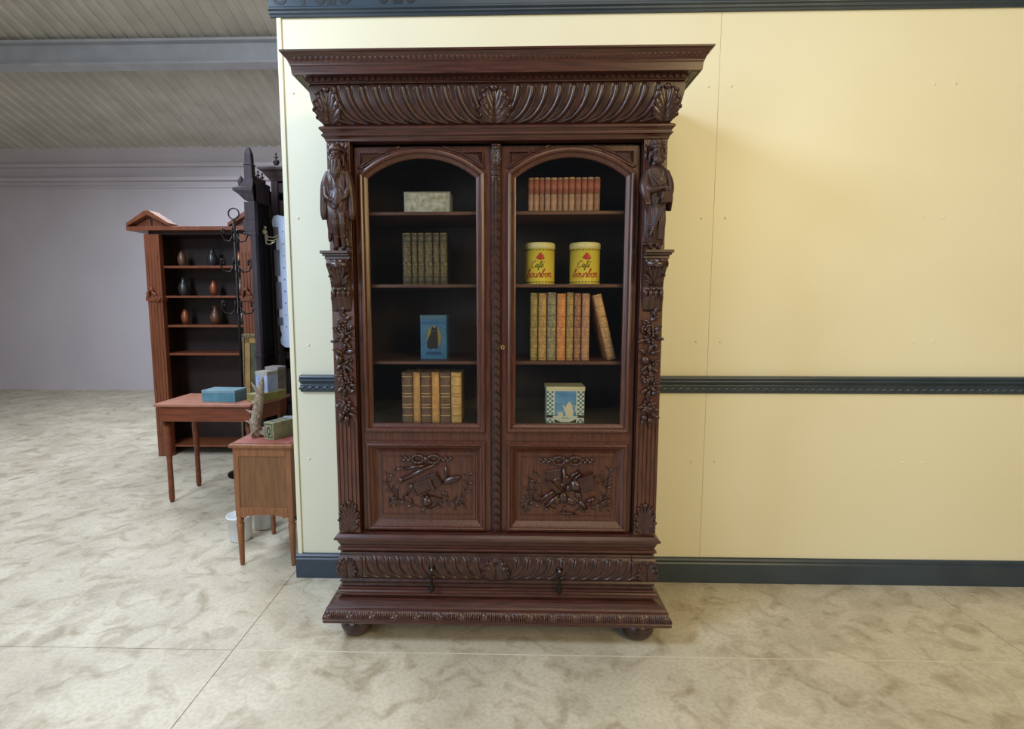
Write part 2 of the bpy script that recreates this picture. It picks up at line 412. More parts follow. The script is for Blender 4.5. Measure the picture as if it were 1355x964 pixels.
# drawer pulls
for x in (-.280, .275):
    y0 = -D0-.016
    p = MB(); p.lathe([(.0, -.012), (.006, -.010), (.008, -.003), (.014, 0), (.014, .004)], n=16); p.v = [(x+v[0], y0+v[2]-.002, .338+v[1]) for v in p.v]
    h = p.build('drawer_pull', M['iron'], CAB)
    q = MB(); q.lathe([(.002, 0), (.004, -.008), (.0035, -.018), (.008, -.030), (.007, -.040), (.004, -.046), (.006, -.054), (.010, -.066), (.013, -.080), (.010, -.090), (.003, -.096)], (x, y0-.017, .332), 14)
    q.build('drop', M['iron'], h)
    r_ = MB(); r_.sphere((x, y0-.014, .338), .006); r_.build('pull_boss', mat('iron_painted_highlight', '9a8f90', rough=.25, metal=.8), h)  # highlight of the rosette painted in as a pale boss

# frieze
fz = [(-.03, 2.348), (.044, 2.348), (.046, 2.345)]
fz += [(.004+.044*max(0, math.cos(PI/2*(k/66)))**.8, 2.343-.141*k/66) for k in range(67)]
fz[-1] = (.004, 2.202)
gf = gadroon(.0545, .110, .0098, .0105, 2.340, 2.206, .640, .062, .10)
wrap(fz, 'frieze', M['carved'], disp=gf, nx=1100, smooth=False)
sff = lambda x, z: -(D0+.004+.044*max(0, math.cos(PI/2*min(max((2.343-z)/.141, 0), 1)))**.8)
a = MB(); acanthus(a, -.005, 2.342, 2.206, .125, sff, .014, 3); a.build('acanthus_carving', M['carved'], CAB)
for s in (-1, 1):
    a = MB(); acanthus(a, s*.668, 2.340, 2.206, .105, sff, .013, 3); a.build('acanthus_carving', M['carved'], CAB)
wrap([(-.03, 2.2015), (.010, 2.2015), (.018, 2.197), (.023, 2.193), (.023, 2.187), (.016, 2.181), (.011, 2.175), (.011, 2.171), (.016, 2.168), (.016, 2.163), (.009, 2.158), (.005, 2.152), (.003, 2.143), (-.03, 2.142)], 'neck_moulding', M['oak_h'], bevel=.001)
# cornice
wrap([(-.05, 2.3485), (.048, 2.3485), (.050, 2.352), (.055, 2.354), (.055, 2.368), (.086, 2.3685), (.088, 2.366), (.094, 2.366), (.095, 2.372), (.097, 2.394), (.100, 2.398), (.101, 2.402), (.105, 2.412), (.112, 2.424), (.121, 2.434), (.127, 2.437), (.128, 2.444), (-.05, 2.445)],
     'cornice', M['oak_h'], bevel=.0008)
for s in (-1, 1):
    q = MB(); q.box(*sorted((s*(W0+.060), s*(W0+.084))), -.600, -.06, 2.3655, 2.3688); q.build('soffit_strip', M['soffit'], CAB, label='strip under the cornice end, coloured pale for the light it catches')
d = MB(); n = 60
for k in range(n):
    x = -.735+1.47*(k+.5)/n; d.box(x-.007, x+.007, -(D0+.062), -(D0+.053), 2.355, 2.3675)
d.build('dentil_band', M['oak_h'], CAB)
e = MB(); n = 74
for k in range(n):
    x = -.775+1.55*(k+.5)/n; e.blob((x, -(D0+.108), 2.418), (0, -.45, 1), (0, -1, -.4), .022, .018, .0030, 8, 5)
e.build('leaf_band', M['oak_h'], CAB)

# ---- pilasters
def pilaster(s):
    x0, x1 = sorted((s*.595, s*.689)); xc = s*.642
    b = MB(); b.box(x0, x1, -.516, -.455, .487, 2.1415)
    # raised fillets that make the fluting
    b.box(x0, x1, -.512, -.505, .487, .50)
    for k in range(6):
        x = x0+.004+(x1-x0-.008)*(k/5)
        wd = .0065
        b.box(max(x-wd, x0), min(x+wd, x1), -.5205, -.506, .500, .987)
    b.box(x0, x1, -.521, -.505, .985, 2.1415)
    P = b.build('pilaster', M['oak_v'], CAB, bevel=.0012)
    a = MB(); sf = lambda x, z: -.520
    acanthus(a, xc, .640, .492, .088, sf, .014, 3); a.build('acanthus_carving', M['carved'], P)
    # ledge under the figure
    l = MB()
    for (o, z0, z1) in ((.022, 1.690, 1.702), (.014, 1.682, 1.690), (.006, 1.668, 1.682)):
        l.box(x0+.002-(.010 if s < 0 else 0)-(o if s < 0 else 0)*.6, x1-.002+(o if s > 0 else 0)*.6+(.010 if s > 0 else 0), -.545-o*1.9, -.50, z0, z1)
    l.build('ledge', M['carved'], P, bevel=.002)
    # scrolled corbel
    k = MB(); prof = [(.078, 1.668), (.082, 1.655), (.078, 1.640), (.062, 1.622), (.045, 1.603), (.034, 1.580), (.028, 1.560), (.024, 1.552), (.030, 1.545), (.036, 1.535), (.032, 1.523), (.036, 1.512), (.030, 1.50), (.022, 1.47), (.012, 1.455)]
    rings = []
    for o, z in prof:
        hw = .037+o*.08; row = []
        for i in range(25):
            u = -1+2*i/24; yy = o*(1-.25*u*u)+.0035*math.cos(u*PI*3.5)*(1 if z > 1.55 else .5)
            row.append((xc+s*.004+u*hw, -.512-yy, z))
        row += [(xc+s*.004+hw, -.50, z), (xc+s*.004-hw, -.50, z)]; rings.append(row)
    k.loft(rings, smooth=True)
    k.tube([(x0+.008, -.585, 1.645), (x1-.004, -.585, 1.645)], .014, 12)
    k.build('corbel', M['carved'], P)
    a = MB(); cs = lambda x, z: -.512-float(np.interp(z, [1.455, 1.5, 1.523, 1.56, 1.603, 1.64, 1.668], [.012, .03, .033, .028, .045, .078, .08]))
    acanthus(a, xc, 1.652, 1.565, .076, cs, .012, 2)
    for q in (-.030, -.010, .012, .032): a.blob((xc+q, cs(0, 1.528)-.002, 1.530), (0, 0, 1), (0, -1, 0), .034, .018, .016)
    for q in (-.022, .0, .022): a.sphere((xc+q, -.553, 1.548), .008)
    a.build('corbel_leaf', M['carved'], P)
    # garland of fruit, flowers and leaves
    g = MB(); R = random.Random(11 if s < 0 else 23); y = -.523
    def leaf(x, z, ang, L=.045, W_=.018, lift=.006):
        dx, dz = math.sin(ang), math.cos(ang); g.blob((x, y-lift, z), (dx, -.25, dz), (0, -1, 0), L, W_, .012, 8, 7)
        g.blob((x, y-lift-.004, z), (dx, -.25, dz), (0, -1, 0), L*.8, .0035, .008, 6, 5)
    def flower(x, z, r=.020, n=6, lift=.010):
        for i in range(n):
            a_ = 2*PI*i/n+R.random()*.3; g.blob((x+.55*r*math.cos(a_), y-lift, z+.55*r*math.sin(a_)), (math.cos(a_), -.5, math.sin(a_)), (0, -1, 0), r*1.1, r*.6, .010, 8, 6)
        g.sphere((x, y-lift-.006, z), r*.28)
    def berries(x, z, r=.022, n=9):
        for i in range(n):
            a_ = R.random()*2*PI; q = r*math.sqrt(R.random()); g.sphere((x+q*math.cos(a_), y-.010-.008*(1-q/r), z+q*math.sin(a_)*1.2), .0062+R.random()*.002)
    def fruit(x, z, r): g.sphere((x, y-.008, z), r, 12, 8); g.sphere((x, y-.008-r, z-.003), r*.25)
    g.tube([(xc, y, 1.46), (xc+.01, y-.002, 1.36), (xc-.012, y-.002, 1.27), (xc+.01, y-.002, 1.15), (xc-.005, y-.002, 1.06), (xc, y, .99)], .0045, 8)
    for z, a_ in ((1.455, .5), (1.44, -.7), (1.425, 1.1), (1.415, -1.3)): leaf(xc+R.uniform(-.018, .018), z, a_)
    flower(xc-s*.004-.014, 1.395, .020); berries(xc+.004, 1.352, .028, 16)
    for z, dx, a_ in ((1.385, .028, .9), (1.375, -.032, -.5), (1.345, .034, 1.8), (1.335, -.034, -1.9), (1.318, .018, 2.6)): leaf(xc+dx, z, a_, .042)
    for z, dx, a_ in ((1.298, .0, .4), (1.285, .022, 1.3), (1.287, -.026, -1.0)): leaf(xc+dx, z, a_, .048, .020)
    fruit(xc-.020, 1.255, .020); flower(xc+.020, 1.248, .018, 5); leaf(xc, 1.225, 3.0); leaf(xc-.02, 1.222, -2.4); leaf(xc+.018, 1.215, 2.2)
    flower(xc-.010, 1.185, .026, 8); flower(xc+.022, 1.168, .018, 6); berries(xc-.01, 1.158, .018, 8)
    for z, dx, a_ in ((1.145, .030, 1.6), (1.135, .012, 2.4), (1.125, -.018, -2.2), (1.115, .026, 1.2), (1.105, -.004, .2)): leaf(xc+dx, z, a_, .042)
    flower(xc, 1.068, .027, 8); berries(xc-.004, 1.050, .022, 10); leaf(xc-.028, 1.055, -1.8, .034); leaf(xc+.028, 1.045, 1.9, .034)
    leaf(xc+.026, 1.018, 2.0); fruit(xc-.018, 1.010, .015); fruit(xc+.006, .999, .014); leaf(xc-.022, .995, -2.6, .03); g.blob((xc+.006, y-.006, .976), (0, 0, 1), (0, -1, 0), .026, .010, .010)
    g.build('garland_carving', M['carved'], P)
    # foliage behind the figure's head
    h = MB()
    for dx, z, a_ in ((-.034, 2.122, -.3), (-.018, 2.126, .2), (.0, 2.128, -.1), (.018, 2.126, .3), (.034, 2.122, .5), (.037, 2.098, .2), (-.037, 2.098, -.2), (.037, 2.075, .1), (-.037, 2.075, -.1)):
        h.blob((xc+dx, -.522, z), (math.sin(a_), -.05, math.cos(a_)), (0, -1, 0), .030, .014, .010)
    h.build('head_foliage', M['carved'], P)
    return P, xc
class FMB(MB):
    def tube(s, pts, r, n=8):
        rs = list(r) if isinstance(r, (list, tuple)) else [r]*len(pts)
        P_ = [tuple(p)+(q,) for p, q in zip(pts, rs)]; out = []
        for i in range(len(P_)-1):
            p0, p1, p2, p3 = P_[max(i-1, 0)], P_[i], P_[i+1], P_[min(i+2, len(P_)-1)]
            for k in range(4):
                t_ = k/4; out.append([.5*((2*b)+(-a+c)*t_+(2*a-5*b+4*c-d)*t_*t_+(-a+3*b-3*c+d)*t_**3) for a, b, c, d in zip(p0, p1, p2, p3)])
        out.append(list(P_[-1]))
        return MB.tube(s, [o[:3] for o in out], [max(o[3], .0008) for o in out], n)
def figure(kind, parent, ox, oy, oz):
    m = FMB()
    def rings(secs, folds=9, amp=.17, n=56, ph0=0.0):
        R_ = []
        for (z, cx, cy, rx, ry) in secs:
            row = []
            for k in range(n):
                t = 2*PI*k/n; f = 1+amp*(abs(math.sin(folds*t/2+ph0+z*9+.6*math.sin(z*31)))-.6)*min(1, max(.15, (.33-z)*5))
                row.append((cx+rx*1.2*f*math.cos(t), cy+ry*1.08*f*math.sin(t), z))
            R_.append(row)
        m.loft(R_)
    if kind == 'sage':
        # robe open at the front over two booted legs
        rings([(.085, -.002, .008, .036, .026), (.12, -.002, .004, .038, .030), (.17, -.003, -.002, .037, .032), (.21, -.002, -.004, .036, .032), (.26, 0, -.002, .037, .031), (.295, 0, 0, .040, .028), (.315, 0, 0, .036, .022), (.332, 0, 0, .018, .016), (.35, 0, -.002, .012, .012)], 10)
        rings([(.020, .008, .020, .030, .012), (.06, .004, .020, .034, .014), (.10, 0, .016, .036, .018)], 10)
        # long hem hanging at the left
        m.loft([[(x, y, z) for x, y in ((-.040, -.012), (-.012, -.030), (-.004, -.012), (-.028, .012))] for z in (.13,)] +
               [[(-.044, -.010, .06), (-.022, -.026, .075), (-.018, -.008, .08), (-.032, .012, .06)], [(-.042, -.008, .035), (-.032, -.016, .042), (-.028, -.004, .05), (-.034, .010, .04)]])
        for s in (-1, 1):
            m.tube([(s*.014+.004, -.014, .15), (s*.015+.006, -.022, .105), (s*.014+.005, -.012, .06), (s*.014+.006, -.008, .018)], [.018, .0155, .0125, .009], 14)
            m.tube([(s*.015+.006, -.010, .060), (s*.015+.006, -.010, .054)], .0145, 14)
            m.blob((s*.016+.006, -.020, .010), (s*.15, -1, 0), (0, 0, 1), .042, .018, .018)
        # hanging open sleeves
        for s in (-1, 1):
            m.tube([(s*.034, 0, .312), (s*.046, -.004, .27), (s*.054, -.006, .21), (s*.056, -.006, .15), (s*.055, -.004, .125)], [.016, .020, .017, .016, .011], 14)
            m.tube([(s*.045, -.012, .25), (s*.040, -.028, .215), (s*.022, -.040, .200)], [.013, .011, .008], 12)
            hx, hz = s*.018, .198
            m.blob((hx, -.042, hz), (-s, -.2, .1), (0, -1, 0), .018, .015, .008)
            for k in range(4): m.tube([(hx-s*.005, -.045, hz+.005-k*.0035), (hx-s*.013, -.048, hz+.003-k*.004), (hx-s*.017, -.044, hz-.002-k*.004)], [.0021, .0019, .0015], 6)
            m.tube([(hx, -.045, hz+.006), (hx-s*.006, -.050, hz+.011)], [.0024, .0018], 6)
        # smooth tablet held before the waist
        m.blob((.008, -.036, .215), (.15, .25, 1), (0, -1, 0), .085, .046, .020, 16, 10)
        m.tube([(-.006, -.034, .165), (.010, -.040, .185), (.022, -.036, .24)], [.006, .006, .004], 8)
        for k in range(5): m.tube([(-.034+k*.006, -.026-k*.002, .175-.004*k), (-.026+k*.006, -.034, .13), (-.036+k*.003, -.022, .07)], [.0035, .0045, .003], 8)
        for k in range(4): m.tube([(.034-k*.004, -.020-k*.003, .30), (.032-k*.003, -.030, .25), (.036, -.022, .16)], [.003, .0045, .003], 8)
        for k in range(3): m.tube([(-.034+k*.005, -.016-k*.003, .305), (-.024+k*.004, -.030, .27), (-.014, -.036, .24)], [.003, .004, .003], 8)
        hi0 = len(m.v); hz = .372
        m.blob((0, -.006, hz), (0, -.08, 1), (0, -1, 0), .054, .037, .042, 18, 12)
        # turban-like cap, brow, nose, eyes
        m.lathe([(.017, 0), (.024, .004), (.0245, .012), (.021, .018), (.016, .026), (.004, .031)], (0, -.003, hz+.013), 24, 1, 1.05)
        for k in range(14):
            t = 2*PI*k/14; m.sphere((.0235*math.cos(t), -.003+.0235*math.sin(t), hz+.019), .0042)
        bz = hz
        m.tube([(-.010, -.0265, bz+.006), (0, -.0285, bz+.004), (.010, -.0265, bz+.006)], .0024, 8)
        m.blob((0, -.030, bz-.003), (0, -.35, -1), (0, -1, 0), .016, .007, .009)
        for s in (-1, 1): m.sphere((s*.0075, -.0245, bz+.001), .0028); m.blob((s*.019, -.004, bz-.002), (0, 0, 1), (s, 0, 0), .012, .008, .005)
        for s in (-1, 1): m.tube([(0, -.029, bz-.011), (s*.008, -.027, bz-.014), (s*.012, -.022, bz-.024)], [.003, .0035, .002], 8)
        # long beard in strands
        m.blob((0, -.020, bz-.045), (0, -.12, -1), (0, -1, 0), .085, .030, .018, 14, 10)
        for k in range(7):
            u = (k-3)/3; m.tube([(u*.016, -.020-.008*(1-u*u), bz-.012), (u*.018+.002*(k%2), -.027-.006*(1-u*u), bz-.040), (u*.011-.002*(k%2), -.029-.006*(1-u*u), bz-.072), (u*.003, -.030, bz-.100+abs(u)*.020)], [.0022, .0030, .0026, .001], 7)
        for s in (-1, 1): m.tube([(s*.019, 0, hz+.006), (s*.022, -.002, hz-.015), (s*.021, -.006, hz-.038)], [.005, .006, .003], 8)
        lab = 'carved bearded old man in a hanging robe and boots'
    else:
        rings([(.020, -.002, .006, .030, .022), (.05, -.002, .003, .034, .026), (.10, -.003, 0, .035, .029), (.17, -.002, -.003, .035, .031), (.22, 0, -.004, .036, .031), (.26, 0, -.002, .038, .030), (.295, 0, 0, .041, .027), (.315, 0, 0, .036, .022), (.332, 0, 0, .018, .016), (.352, 0, -.002, .012, .012)], 10)
        # cloak falling at the right side
        m.loft([[(.030, .010, .315), (.044, -.004, .31), (.050, .008, .305), (.036, .02, .31)], [(.040, .006, .26), (.062, -.016, .25), (.066, .006, .25), (.046, .022, .26)],
                [(.040, .006, .20), (.064, -.020, .20), (.068, .004, .20), (.046, .022, .20)], [(.044, .006, .155), (.058, -.016, .150), (.066, .004, .158), (.048, .018, .16)]], smooth=True)
        m.loft([[(-.046, -.010, .31), (-.028, -.022, .315), (-.020, 0, .315), (-.036, .014, .31)], [(-.050, -.012, .24), (-.030, -.036, .235), (-.018, 0, .24), (-.040, .014, .24)],
                [(-.048, -.010, .18), (-.034, -.034, .165), (-.018, 0, .18), (-.040, .012, .18)], [(-.046, 0, .10), (-.036, -.012, .10), (-.022, 0, .10), (-.040, .012, .10)], [(-.050, .004, .02), (-.040, -.006, .02), (-.024, .004, .02), (-.042, .014, .02)]], smooth=True)
        # forearms and hands meeting on a book at the right
        m.tube([(-.036, -.004, .305), (-.044, -.020, .255), (-.030, -.040, .228), (0, -.050, .232), (.016, -.052, .236)], [.015, .019, .015, .010, .007], 14)
        m.tube([(.036, -.004, .305), (.050, -.014, .255), (.046, -.034, .215), (.030, -.044, .205)], [.015, .017, .013, .008], 14)
        for hx, hz, s in ((.022, .236, 1), (.026, .204, -1)):
            m.blob((hx, -.052, hz), (s, 0, -.3), (0, -1, 0), .018, .015, .008)
            for k in range(4): m.tube([(hx+s*.006, -.054, hz+.005-k*.0035), (hx+s*.013, -.057, hz+.001-k*.0035), (hx+s*.018, -.053, hz-.004-k*.0035)], [.0021, .0019, .0015], 6)
            m.tube([(hx, -.054, hz+.006), (hx+s*.006, -.059, hz+.010)], [.0024, .0018], 6)
        m.box(.008, .052, -.056, -.036, .180, .222, rot=(0.2, -.08, 0))
        m.tube([(.006, -.038, .20), (-.012, -.044, .165)], [.003, .003], 8)
        # round clasp on the chest, drapery lines
        m.lathe([(.0, 0), (.011, .0), (.012, .004), (.0, .006)], (0, 0, 0), 14); k0 = len(m.v)-4*14
        for i in range(k0, len(m.v)):
            v = m.v[i]; m.v[i] = (.008+v[0], -.030-v[2], .272+v[1])
        for k in range(6): m.tube([(.030-k*.004, -.030, .200), (.020-k*.006, -.040, .155-.010*k), (-.006-k*.004, -.040, .105-.010*k), (-.034, -.026, .095-.008*k)], [.0025, .0045, .0048, .002], 8)
        m.tube([(-.044, -.008, .30), (-.052, -.022, .25), (-.046, -.034, .205), (-.036, -.036, .175)], [.010, .018, .017, .008], 12)
        for k in range(4): m.tube([(-.056+k*.008, -.030-k*.003, .255-k*.004), (-.052+k*.006, -.042, .215), (-.046+k*.005, -.044, .172)], [.002, .0035, .002], 8)
        for k in range(4): m.tube([(.004+k*.008, -.032, .18), (.010+k*.007, -.032, .11), (.008+k*.006, -.026, .04)], [.003, .004, .003], 8)
        for k in range(4): m.tube([(-.042+k*.005, -.012-k*.004, .17), (-.043+k*.004, -.012-k*.003, .10), (-.044+k*.004, -.006, .03)], [.003, .004, .003], 8)
        for s in (-1, 1):
            m.tube([(s*.013-.003, -.008, .05), (s*.013-.003, -.010, .015)], [.010, .008], 12)
            m.blob((s*.015-.003, -.022, .010), (s*.2, -1, 0), (0, 0, 1), .040, .018, .018)
        for k in range(5): m.tube([(-.034+k*.004, -.018, .305-k*.006), (-.012+k*.008, -.036, .268-k*.004), (.014+k*.007, -.034, .232+k*.004)], [.003, .0042, .003], 8)
        for k in range(3): m.tube([(.036-k*.006, -.016-k*.005, .305), (.030-k*.004, -.032, .262), (.034-k*.004, -.034, .225)], [.003, .0045, .003], 8)
        hi0 = len(m.v); hz = .374
        m.blob((0, -.006, hz), (0, -.08, 1), (0, -1, 0), .052, .037, .042, 18, 12)
        # crown
        m.lathe([(.018, 0), (.0245, .002), (.0245, .007), (.022, .009), (.023, .020), (.021, .021), (.015, .024), (.004, .026)], (0, -.003, hz+.012), 24, 1, 1.05)
        for k in range(9):
            t = 2*PI*k/9; m.blob((.024*math.cos(t), -.003+.025*math.sin(t), hz+.030), (0, 0, 1), (math.cos(t), math.sin(t), 0), .018, .011, .006, 8, 6)
        bz = hz-.002
        m.tube([(-.011, -.0260, bz+.005), (0, -.0285, bz+.003), (.011, -.0260, bz+.005)], .0025, 8)
        m.blob((0, -.030, bz-.003), (0, -.35, -1), (0, -1, 0), .015, .007, .009)
        for s in (-1, 1):
            m.sphere((s*.0075, -.0245, bz), .0028); m.blob((s*.019, -.004, bz-.002), (0, 0, 1), (s, 0, 0), .012, .008, .005)
            m.tube([(0, -.030, bz-.010), (s*.008, -.030, bz-.013), (s*.015, -.026, bz-.010)], [.0035, .004, .002], 8)
            m.tube([(s*.019, 0, hz+.006), (s*.023, 0, hz-.012), (s*.021, .002, hz-.032)], [.005, .006, .004], 8)
        for k in range(5):
            u = (k-2)/2; m.tube([(u*.013, -.020-.006*(1-u*u), bz-.014), (u*.012, -.025-.005*(1-u*u), bz-.030), (u*.006, -.026, bz-.043+abs(u)*.008)], [.0055, .006, .003], 8)
        lab = 'carved crowned king in a long cloak holding a book'
    # back slab joins the figure to the pilaster
    for i in range(hi0, len(m.v)):
        v = m.v[i]; m.v[i] = (v[0]*1.16, v[1]*1.16, .345+(v[2]-.345)*1.12)
    m.box(-.030, .030, .012, .045, .03, .36)
    m.v = [(ox+v[0], oy+v[1], oz+v[2]) for v in m.v]
    return m.build('carved_figure', M['figure'], parent, remesh=.0014, label=lab)
for s in (-1, 1):
    P, xc = pilaster(s)
    figure('sage' if s < 0 else 'king', P, xc-.004*s, -.552, 1.702)

# ---- doors
XI, XO = .083, .534                            # glass opening of the right door
def contour(off, n=28):
    xl, xr, zb = XI-off, XO+off, .970-off
    hw = (XO-XI)/2; rise = .081; R = (hw*hw+rise*rise)/(2*rise); zc = 2.086-R; xm = (XI+XO)/2; Ro = R+off; h = hw+off
    zs = zc+math.sqrt(Ro*Ro-h*h); a0 = math.acos(h/Ro)
    pts = [(xl, zb), (xr, zb), (xr, zs), (xr, zs)]
    for k in range(1, n):
        a = a0+(PI-2*a0)*k/n; pts.append((xm+Ro*math.cos(a), zc+Ro*math.sin(a)))
    return pts+[(xl, zs), (xl, zs)]
def outer(x0, x1, z0, z1):
    base = contour(.038); o = []
    for i, (x, z) in enumerate(base):
        if i == 0: o.append((x0, z0))
        elif i == 1: o.append((x1, z0))
        elif i == 2: o.append((x1, z))
        elif i == 3: o.append((x1, z1))
        elif i == len(base)-2: o.append((x0, z1))
        elif i == len(base)-1: o.append((x0, z))
        else: o.append((x, z1))
    return o
def mir(pts, s): return [(s*x, z) for x, z in pts]
def door(s):
    X0, X1, ZB, ZT = .024, .586, .489, 2.127; ZM = .9
    lab = 'left' if s < 0 else 'right'
    R_ = []
    def add(pts, y): R_.append([(x, y, z) for x, z in mir(pts, s)])
    add(outer(X0, X1, ZM, ZT), -.462); add(outer(X0, X1, ZM, ZT), -.488)
    add(contour(.038), -.488)
    for off, y in ((.038, -.4885), (.0375, -.494), (.033, -.500), (.026, -.502), (.020, -.499), (.017, -.494), (.0165, -.490), (.014, -.487), (.006, -.482), (.001, -.480), (0, -.478), (0, -.462)): add(contour(off), y)
    m = MB(); m.loft(R_+[R_[0]], caps=False, smooth=False)
    # lower panel surround
    def rect(o): return [(.046+o, .486+o), (.569-o, .486+o), (.569-o, .888-o), (.046+o, .888-o)]
    def out4(): return [(X0, ZB), (X1, ZB), (X1, ZM), (X0, ZM)]
    Q = []
    def addq(pts, y): Q.append([(x, y, z) for x, z in mir(pts, s)])
    addq(out4(), -.462); addq(out4(), -.488); addq([(.046, .4905), (.569, .4905), (.569, .888), (.046, .888)], -.488)
    def rq(o): return [(.046+o, .4905+o), (.569-o, .4905+o), (.569-o, .888-o), (.046+o, .888-o)]
    for o, y in ((0, -.495), (.004, -.501), (.012, -.503), (.016, -.499), (.018, -.494), (.024, -.490), (.034, -.480), (.040, -.474), (.046, -.472), (.0465, -.476), (.052, -.476)): addq(rq(o), y)
    m.loft(Q, caps=False, smooth=False); k = len(m.v); m.add([(p[0], -.476, p[2]) for p in Q[-1]], [(0, 1, 2, 3)], False)
    m.add([(p[0], -.462, p[2]) for p in Q[0]], [(0, 1, 2, 3)], False)
    # thin rail bead between glass and panel
    m.box(*sorted((s*.042, s*.573)), -.497, -.486, .886, .893)
    D = m.build('door', M['oak_v'], CAB, bevel=.0010, label='%s arched glazed door' % lab)
    g = MB(); cg = mir(contour(.004), s); n = len(cg)
    g.loft([[(x, -.476, z) for x, z in cg], [(x, -.473, z) for x, z in cg]], smooth=False); g.build('glass_pane', M['glass'], D)
    # spandrel triangles and curved beads
    xm = (XI+XO)/2
    for e in (-1, 1):
        sp = MB()
        T = [(xm+e*.255, 2.106), (xm+e*.125, 2.106), (xm+e*.255, 2.040)]
        cx = sum(t[0] for t in T)/3+e*.02; cz = sum(t[1] for t in T)/3+.006
        def ring(f_, y_): return [(s*lerp(cx, x, f_), y_, lerp(cz, z, f_)) for x, z in T]
        sp.loft([ring(1, -.4875), ring(1, -.497), ring(.88, -.497), ring(.82, -.4885), ring(.70, -.4885), ring(.03, -.512)], caps=True, smooth=False)
        cc = contour(.053); arc = cc[4:-2]; half = [p for p in arc if (p[0]-xm)*e > .085]
        sp.tube([(s*x, -.4885, z) for x, z in half], .006, 6)
        sp.build('spandrel_carving', M['oak_h'], D)
    # panel field: raised edge and carved trophy
    f = MB()
    for x0, x1, z0, z1 in ((.112, .503, .820, .824), (.112, .503, .556, .560), (.108, .112, .556, .824), (.503, .507, .556, .824)):
        f.box(*sorted((s*x0, s*x1)), -.479, -.4755, z0, z1)
    f.build('panel_bead', M['oak_h'], D)
    t = MB(); y = -.4765
    # trophy drawn in a 1355 wide drawing grid
    def P(u, v, lift=0.0):
        if s < 0: X = -.529+((500+u/10.04)-498)/128*.427; Z = .845-((595+v/10.04)-597)/87*.30
        else: X = .101+((680+u/9.68)-687)/130*.427; Z = .847-((595+v/9.68)-597)/87*.30
        return Vector((X, y-lift, Z))
    def rod(u0, v0, u1, v1, r=.006, r2=None): t.tube([P(u0, v0, .006), P((u0+u1)/2, (v0+v1)/2, .009), P(u1, v1, .006)], [r, (r+(r2 or r))/2, r2 or r], 10)
    def lf(u, v, u2, v2, w=.010): a, b = P(u, v, .002), P(u2, v2, .005); t.blob((a+b)/2, b-a, (0, -1, 0), (b-a).length, w, .010, 8, 6)
    def vine(pts, side=1):
        q = [P(a, b, .003) for a, b in pts]; t.tube(q, [.0022]*len(q), 6)
        for i in range(len(pts)-1):
            (a, b), (c_, d_) = pts[i], pts[i+1]; L_ = math.hypot(c_-a, d_-b) or 1; nx_, nz_ = -(d_-b)/L_, (c_-a)/L_
            for e in (-1, 1):
                mu, mv = (a+c_)/2, (b+d_)/2; lf(mu, mv, mu+e*nx_*72+(c_-a)*.45, mv+e*nz_*72+(d_-b)*.45, .0085)
    def slab(pts, h, lift=0.0):
        mu, mv = sum(a for a, b in pts)/len(pts), sum(b for a, b in pts)/len(pts); A = [P(a, b, 0) for a, b in pts]; B = [P(a, b, h*1.2) for a, b in pts]; C2 = [P(lerp(mu, a, .90), lerp(mv, b, .86), h*1.75) for a, b in pts]; t.loft([A, B, C2], smooth=False)
    def bow(cu, cv):
        for e in (-1, 1):
            for k in range(10):
                a_ = 2*PI*k/10; b_ = 2*PI*(k+1)/10
                t.blob(P(cu+e*105+74*math.cos(a_), cv+48*math.sin(a_), .009), (-math.sin(a_), 0, -math.cos(a_)*.8), (0, -1, 0), .024, .013, .018, 8, 6)
            for k in range(5): t.blob(P(cu+e*(200+k*32), cv+(18 if k % 2 else -10), .006), (1, 0, .6 if k % 2 else -.6), (0, -1, 0), .024, .014, .015, 8, 6)
        t.sphere(P(cu, cv, .010), .013)
    if s < 0:
        bow(645, 118)
        rod(225, 270, 350, 235, .005); rod(370, 245, 640, 200, .008, .006); rod(310, 400, 800, 170, .012, .007); t.sphere(P(310, 400, .008), .014)
        slab([(455, 430), (780, 290), (870, 440), (520, 600)], .012); slab([(470, 438), (790, 300), (815, 322), (500, 455)], .017)
        slab([(655, 345), (700, 330), (775, 510), (735, 535)], .018); t.sphere(P(672, 350, .014), .008)
        a_, b_ = P(860, 430, .006), P(1115, 350, .006); t.blob((a_+b_)/2, b_-a_, (0, -1, 0), .085, .034, .024, 14, 10)
        for k in range(4): t.sphere(P(1020+k*22, 365-k*6, .014), .006)
        rod(905, 215, 925, 370, .007, .005); rod(380, 600, 470, 440, .006)
        t.sphere(P(655, 680, .0), .026, 16, 10); t.tube([P(655, 590, .008), P(655, 640, .02)], .006, 8)
        slab([(560, 690), (600, 600), (625, 615), (585, 700)], .008); slab([(700, 600), (860, 640), (850, 665), (700, 700)], .007); lf(840, 560, 930, 600, .022)
        slab([(390, 450), (470, 440), (520, 540), (390, 560)], .006)
        vine([(700, 780), (560, 760), (380, 690), (300, 665), (200, 690), (130, 700)]); vine([(300, 665), (200, 600), (140, 500), (110, 400), (150, 300)])
        vine([(700, 780), (850, 700), (950, 685), (1060, 660), (1150, 610), (1190, 500), (1210, 400), (1190, 300)]); vine([(950, 685), (1060, 740), (1150, 700)])
        lf(190, 590, 280, 480, .012); lf(120, 560, 190, 470, .010)
    else:
        bow(680, 130)
        rod(330, 640, 530, 500, .009, .008); rod(410, 715, 580, 560, .010, .008); rod(700, 345, 840, 255, .006); rod(750, 390, 860, 285, .006); rod(480, 405, 600, 330, .007)
        slab([(800, 350), (1010, 270), (1045, 480), (870, 525)], .014); slab([(810, 345), (1005, 272), (1010, 295), (830, 362)], .018)
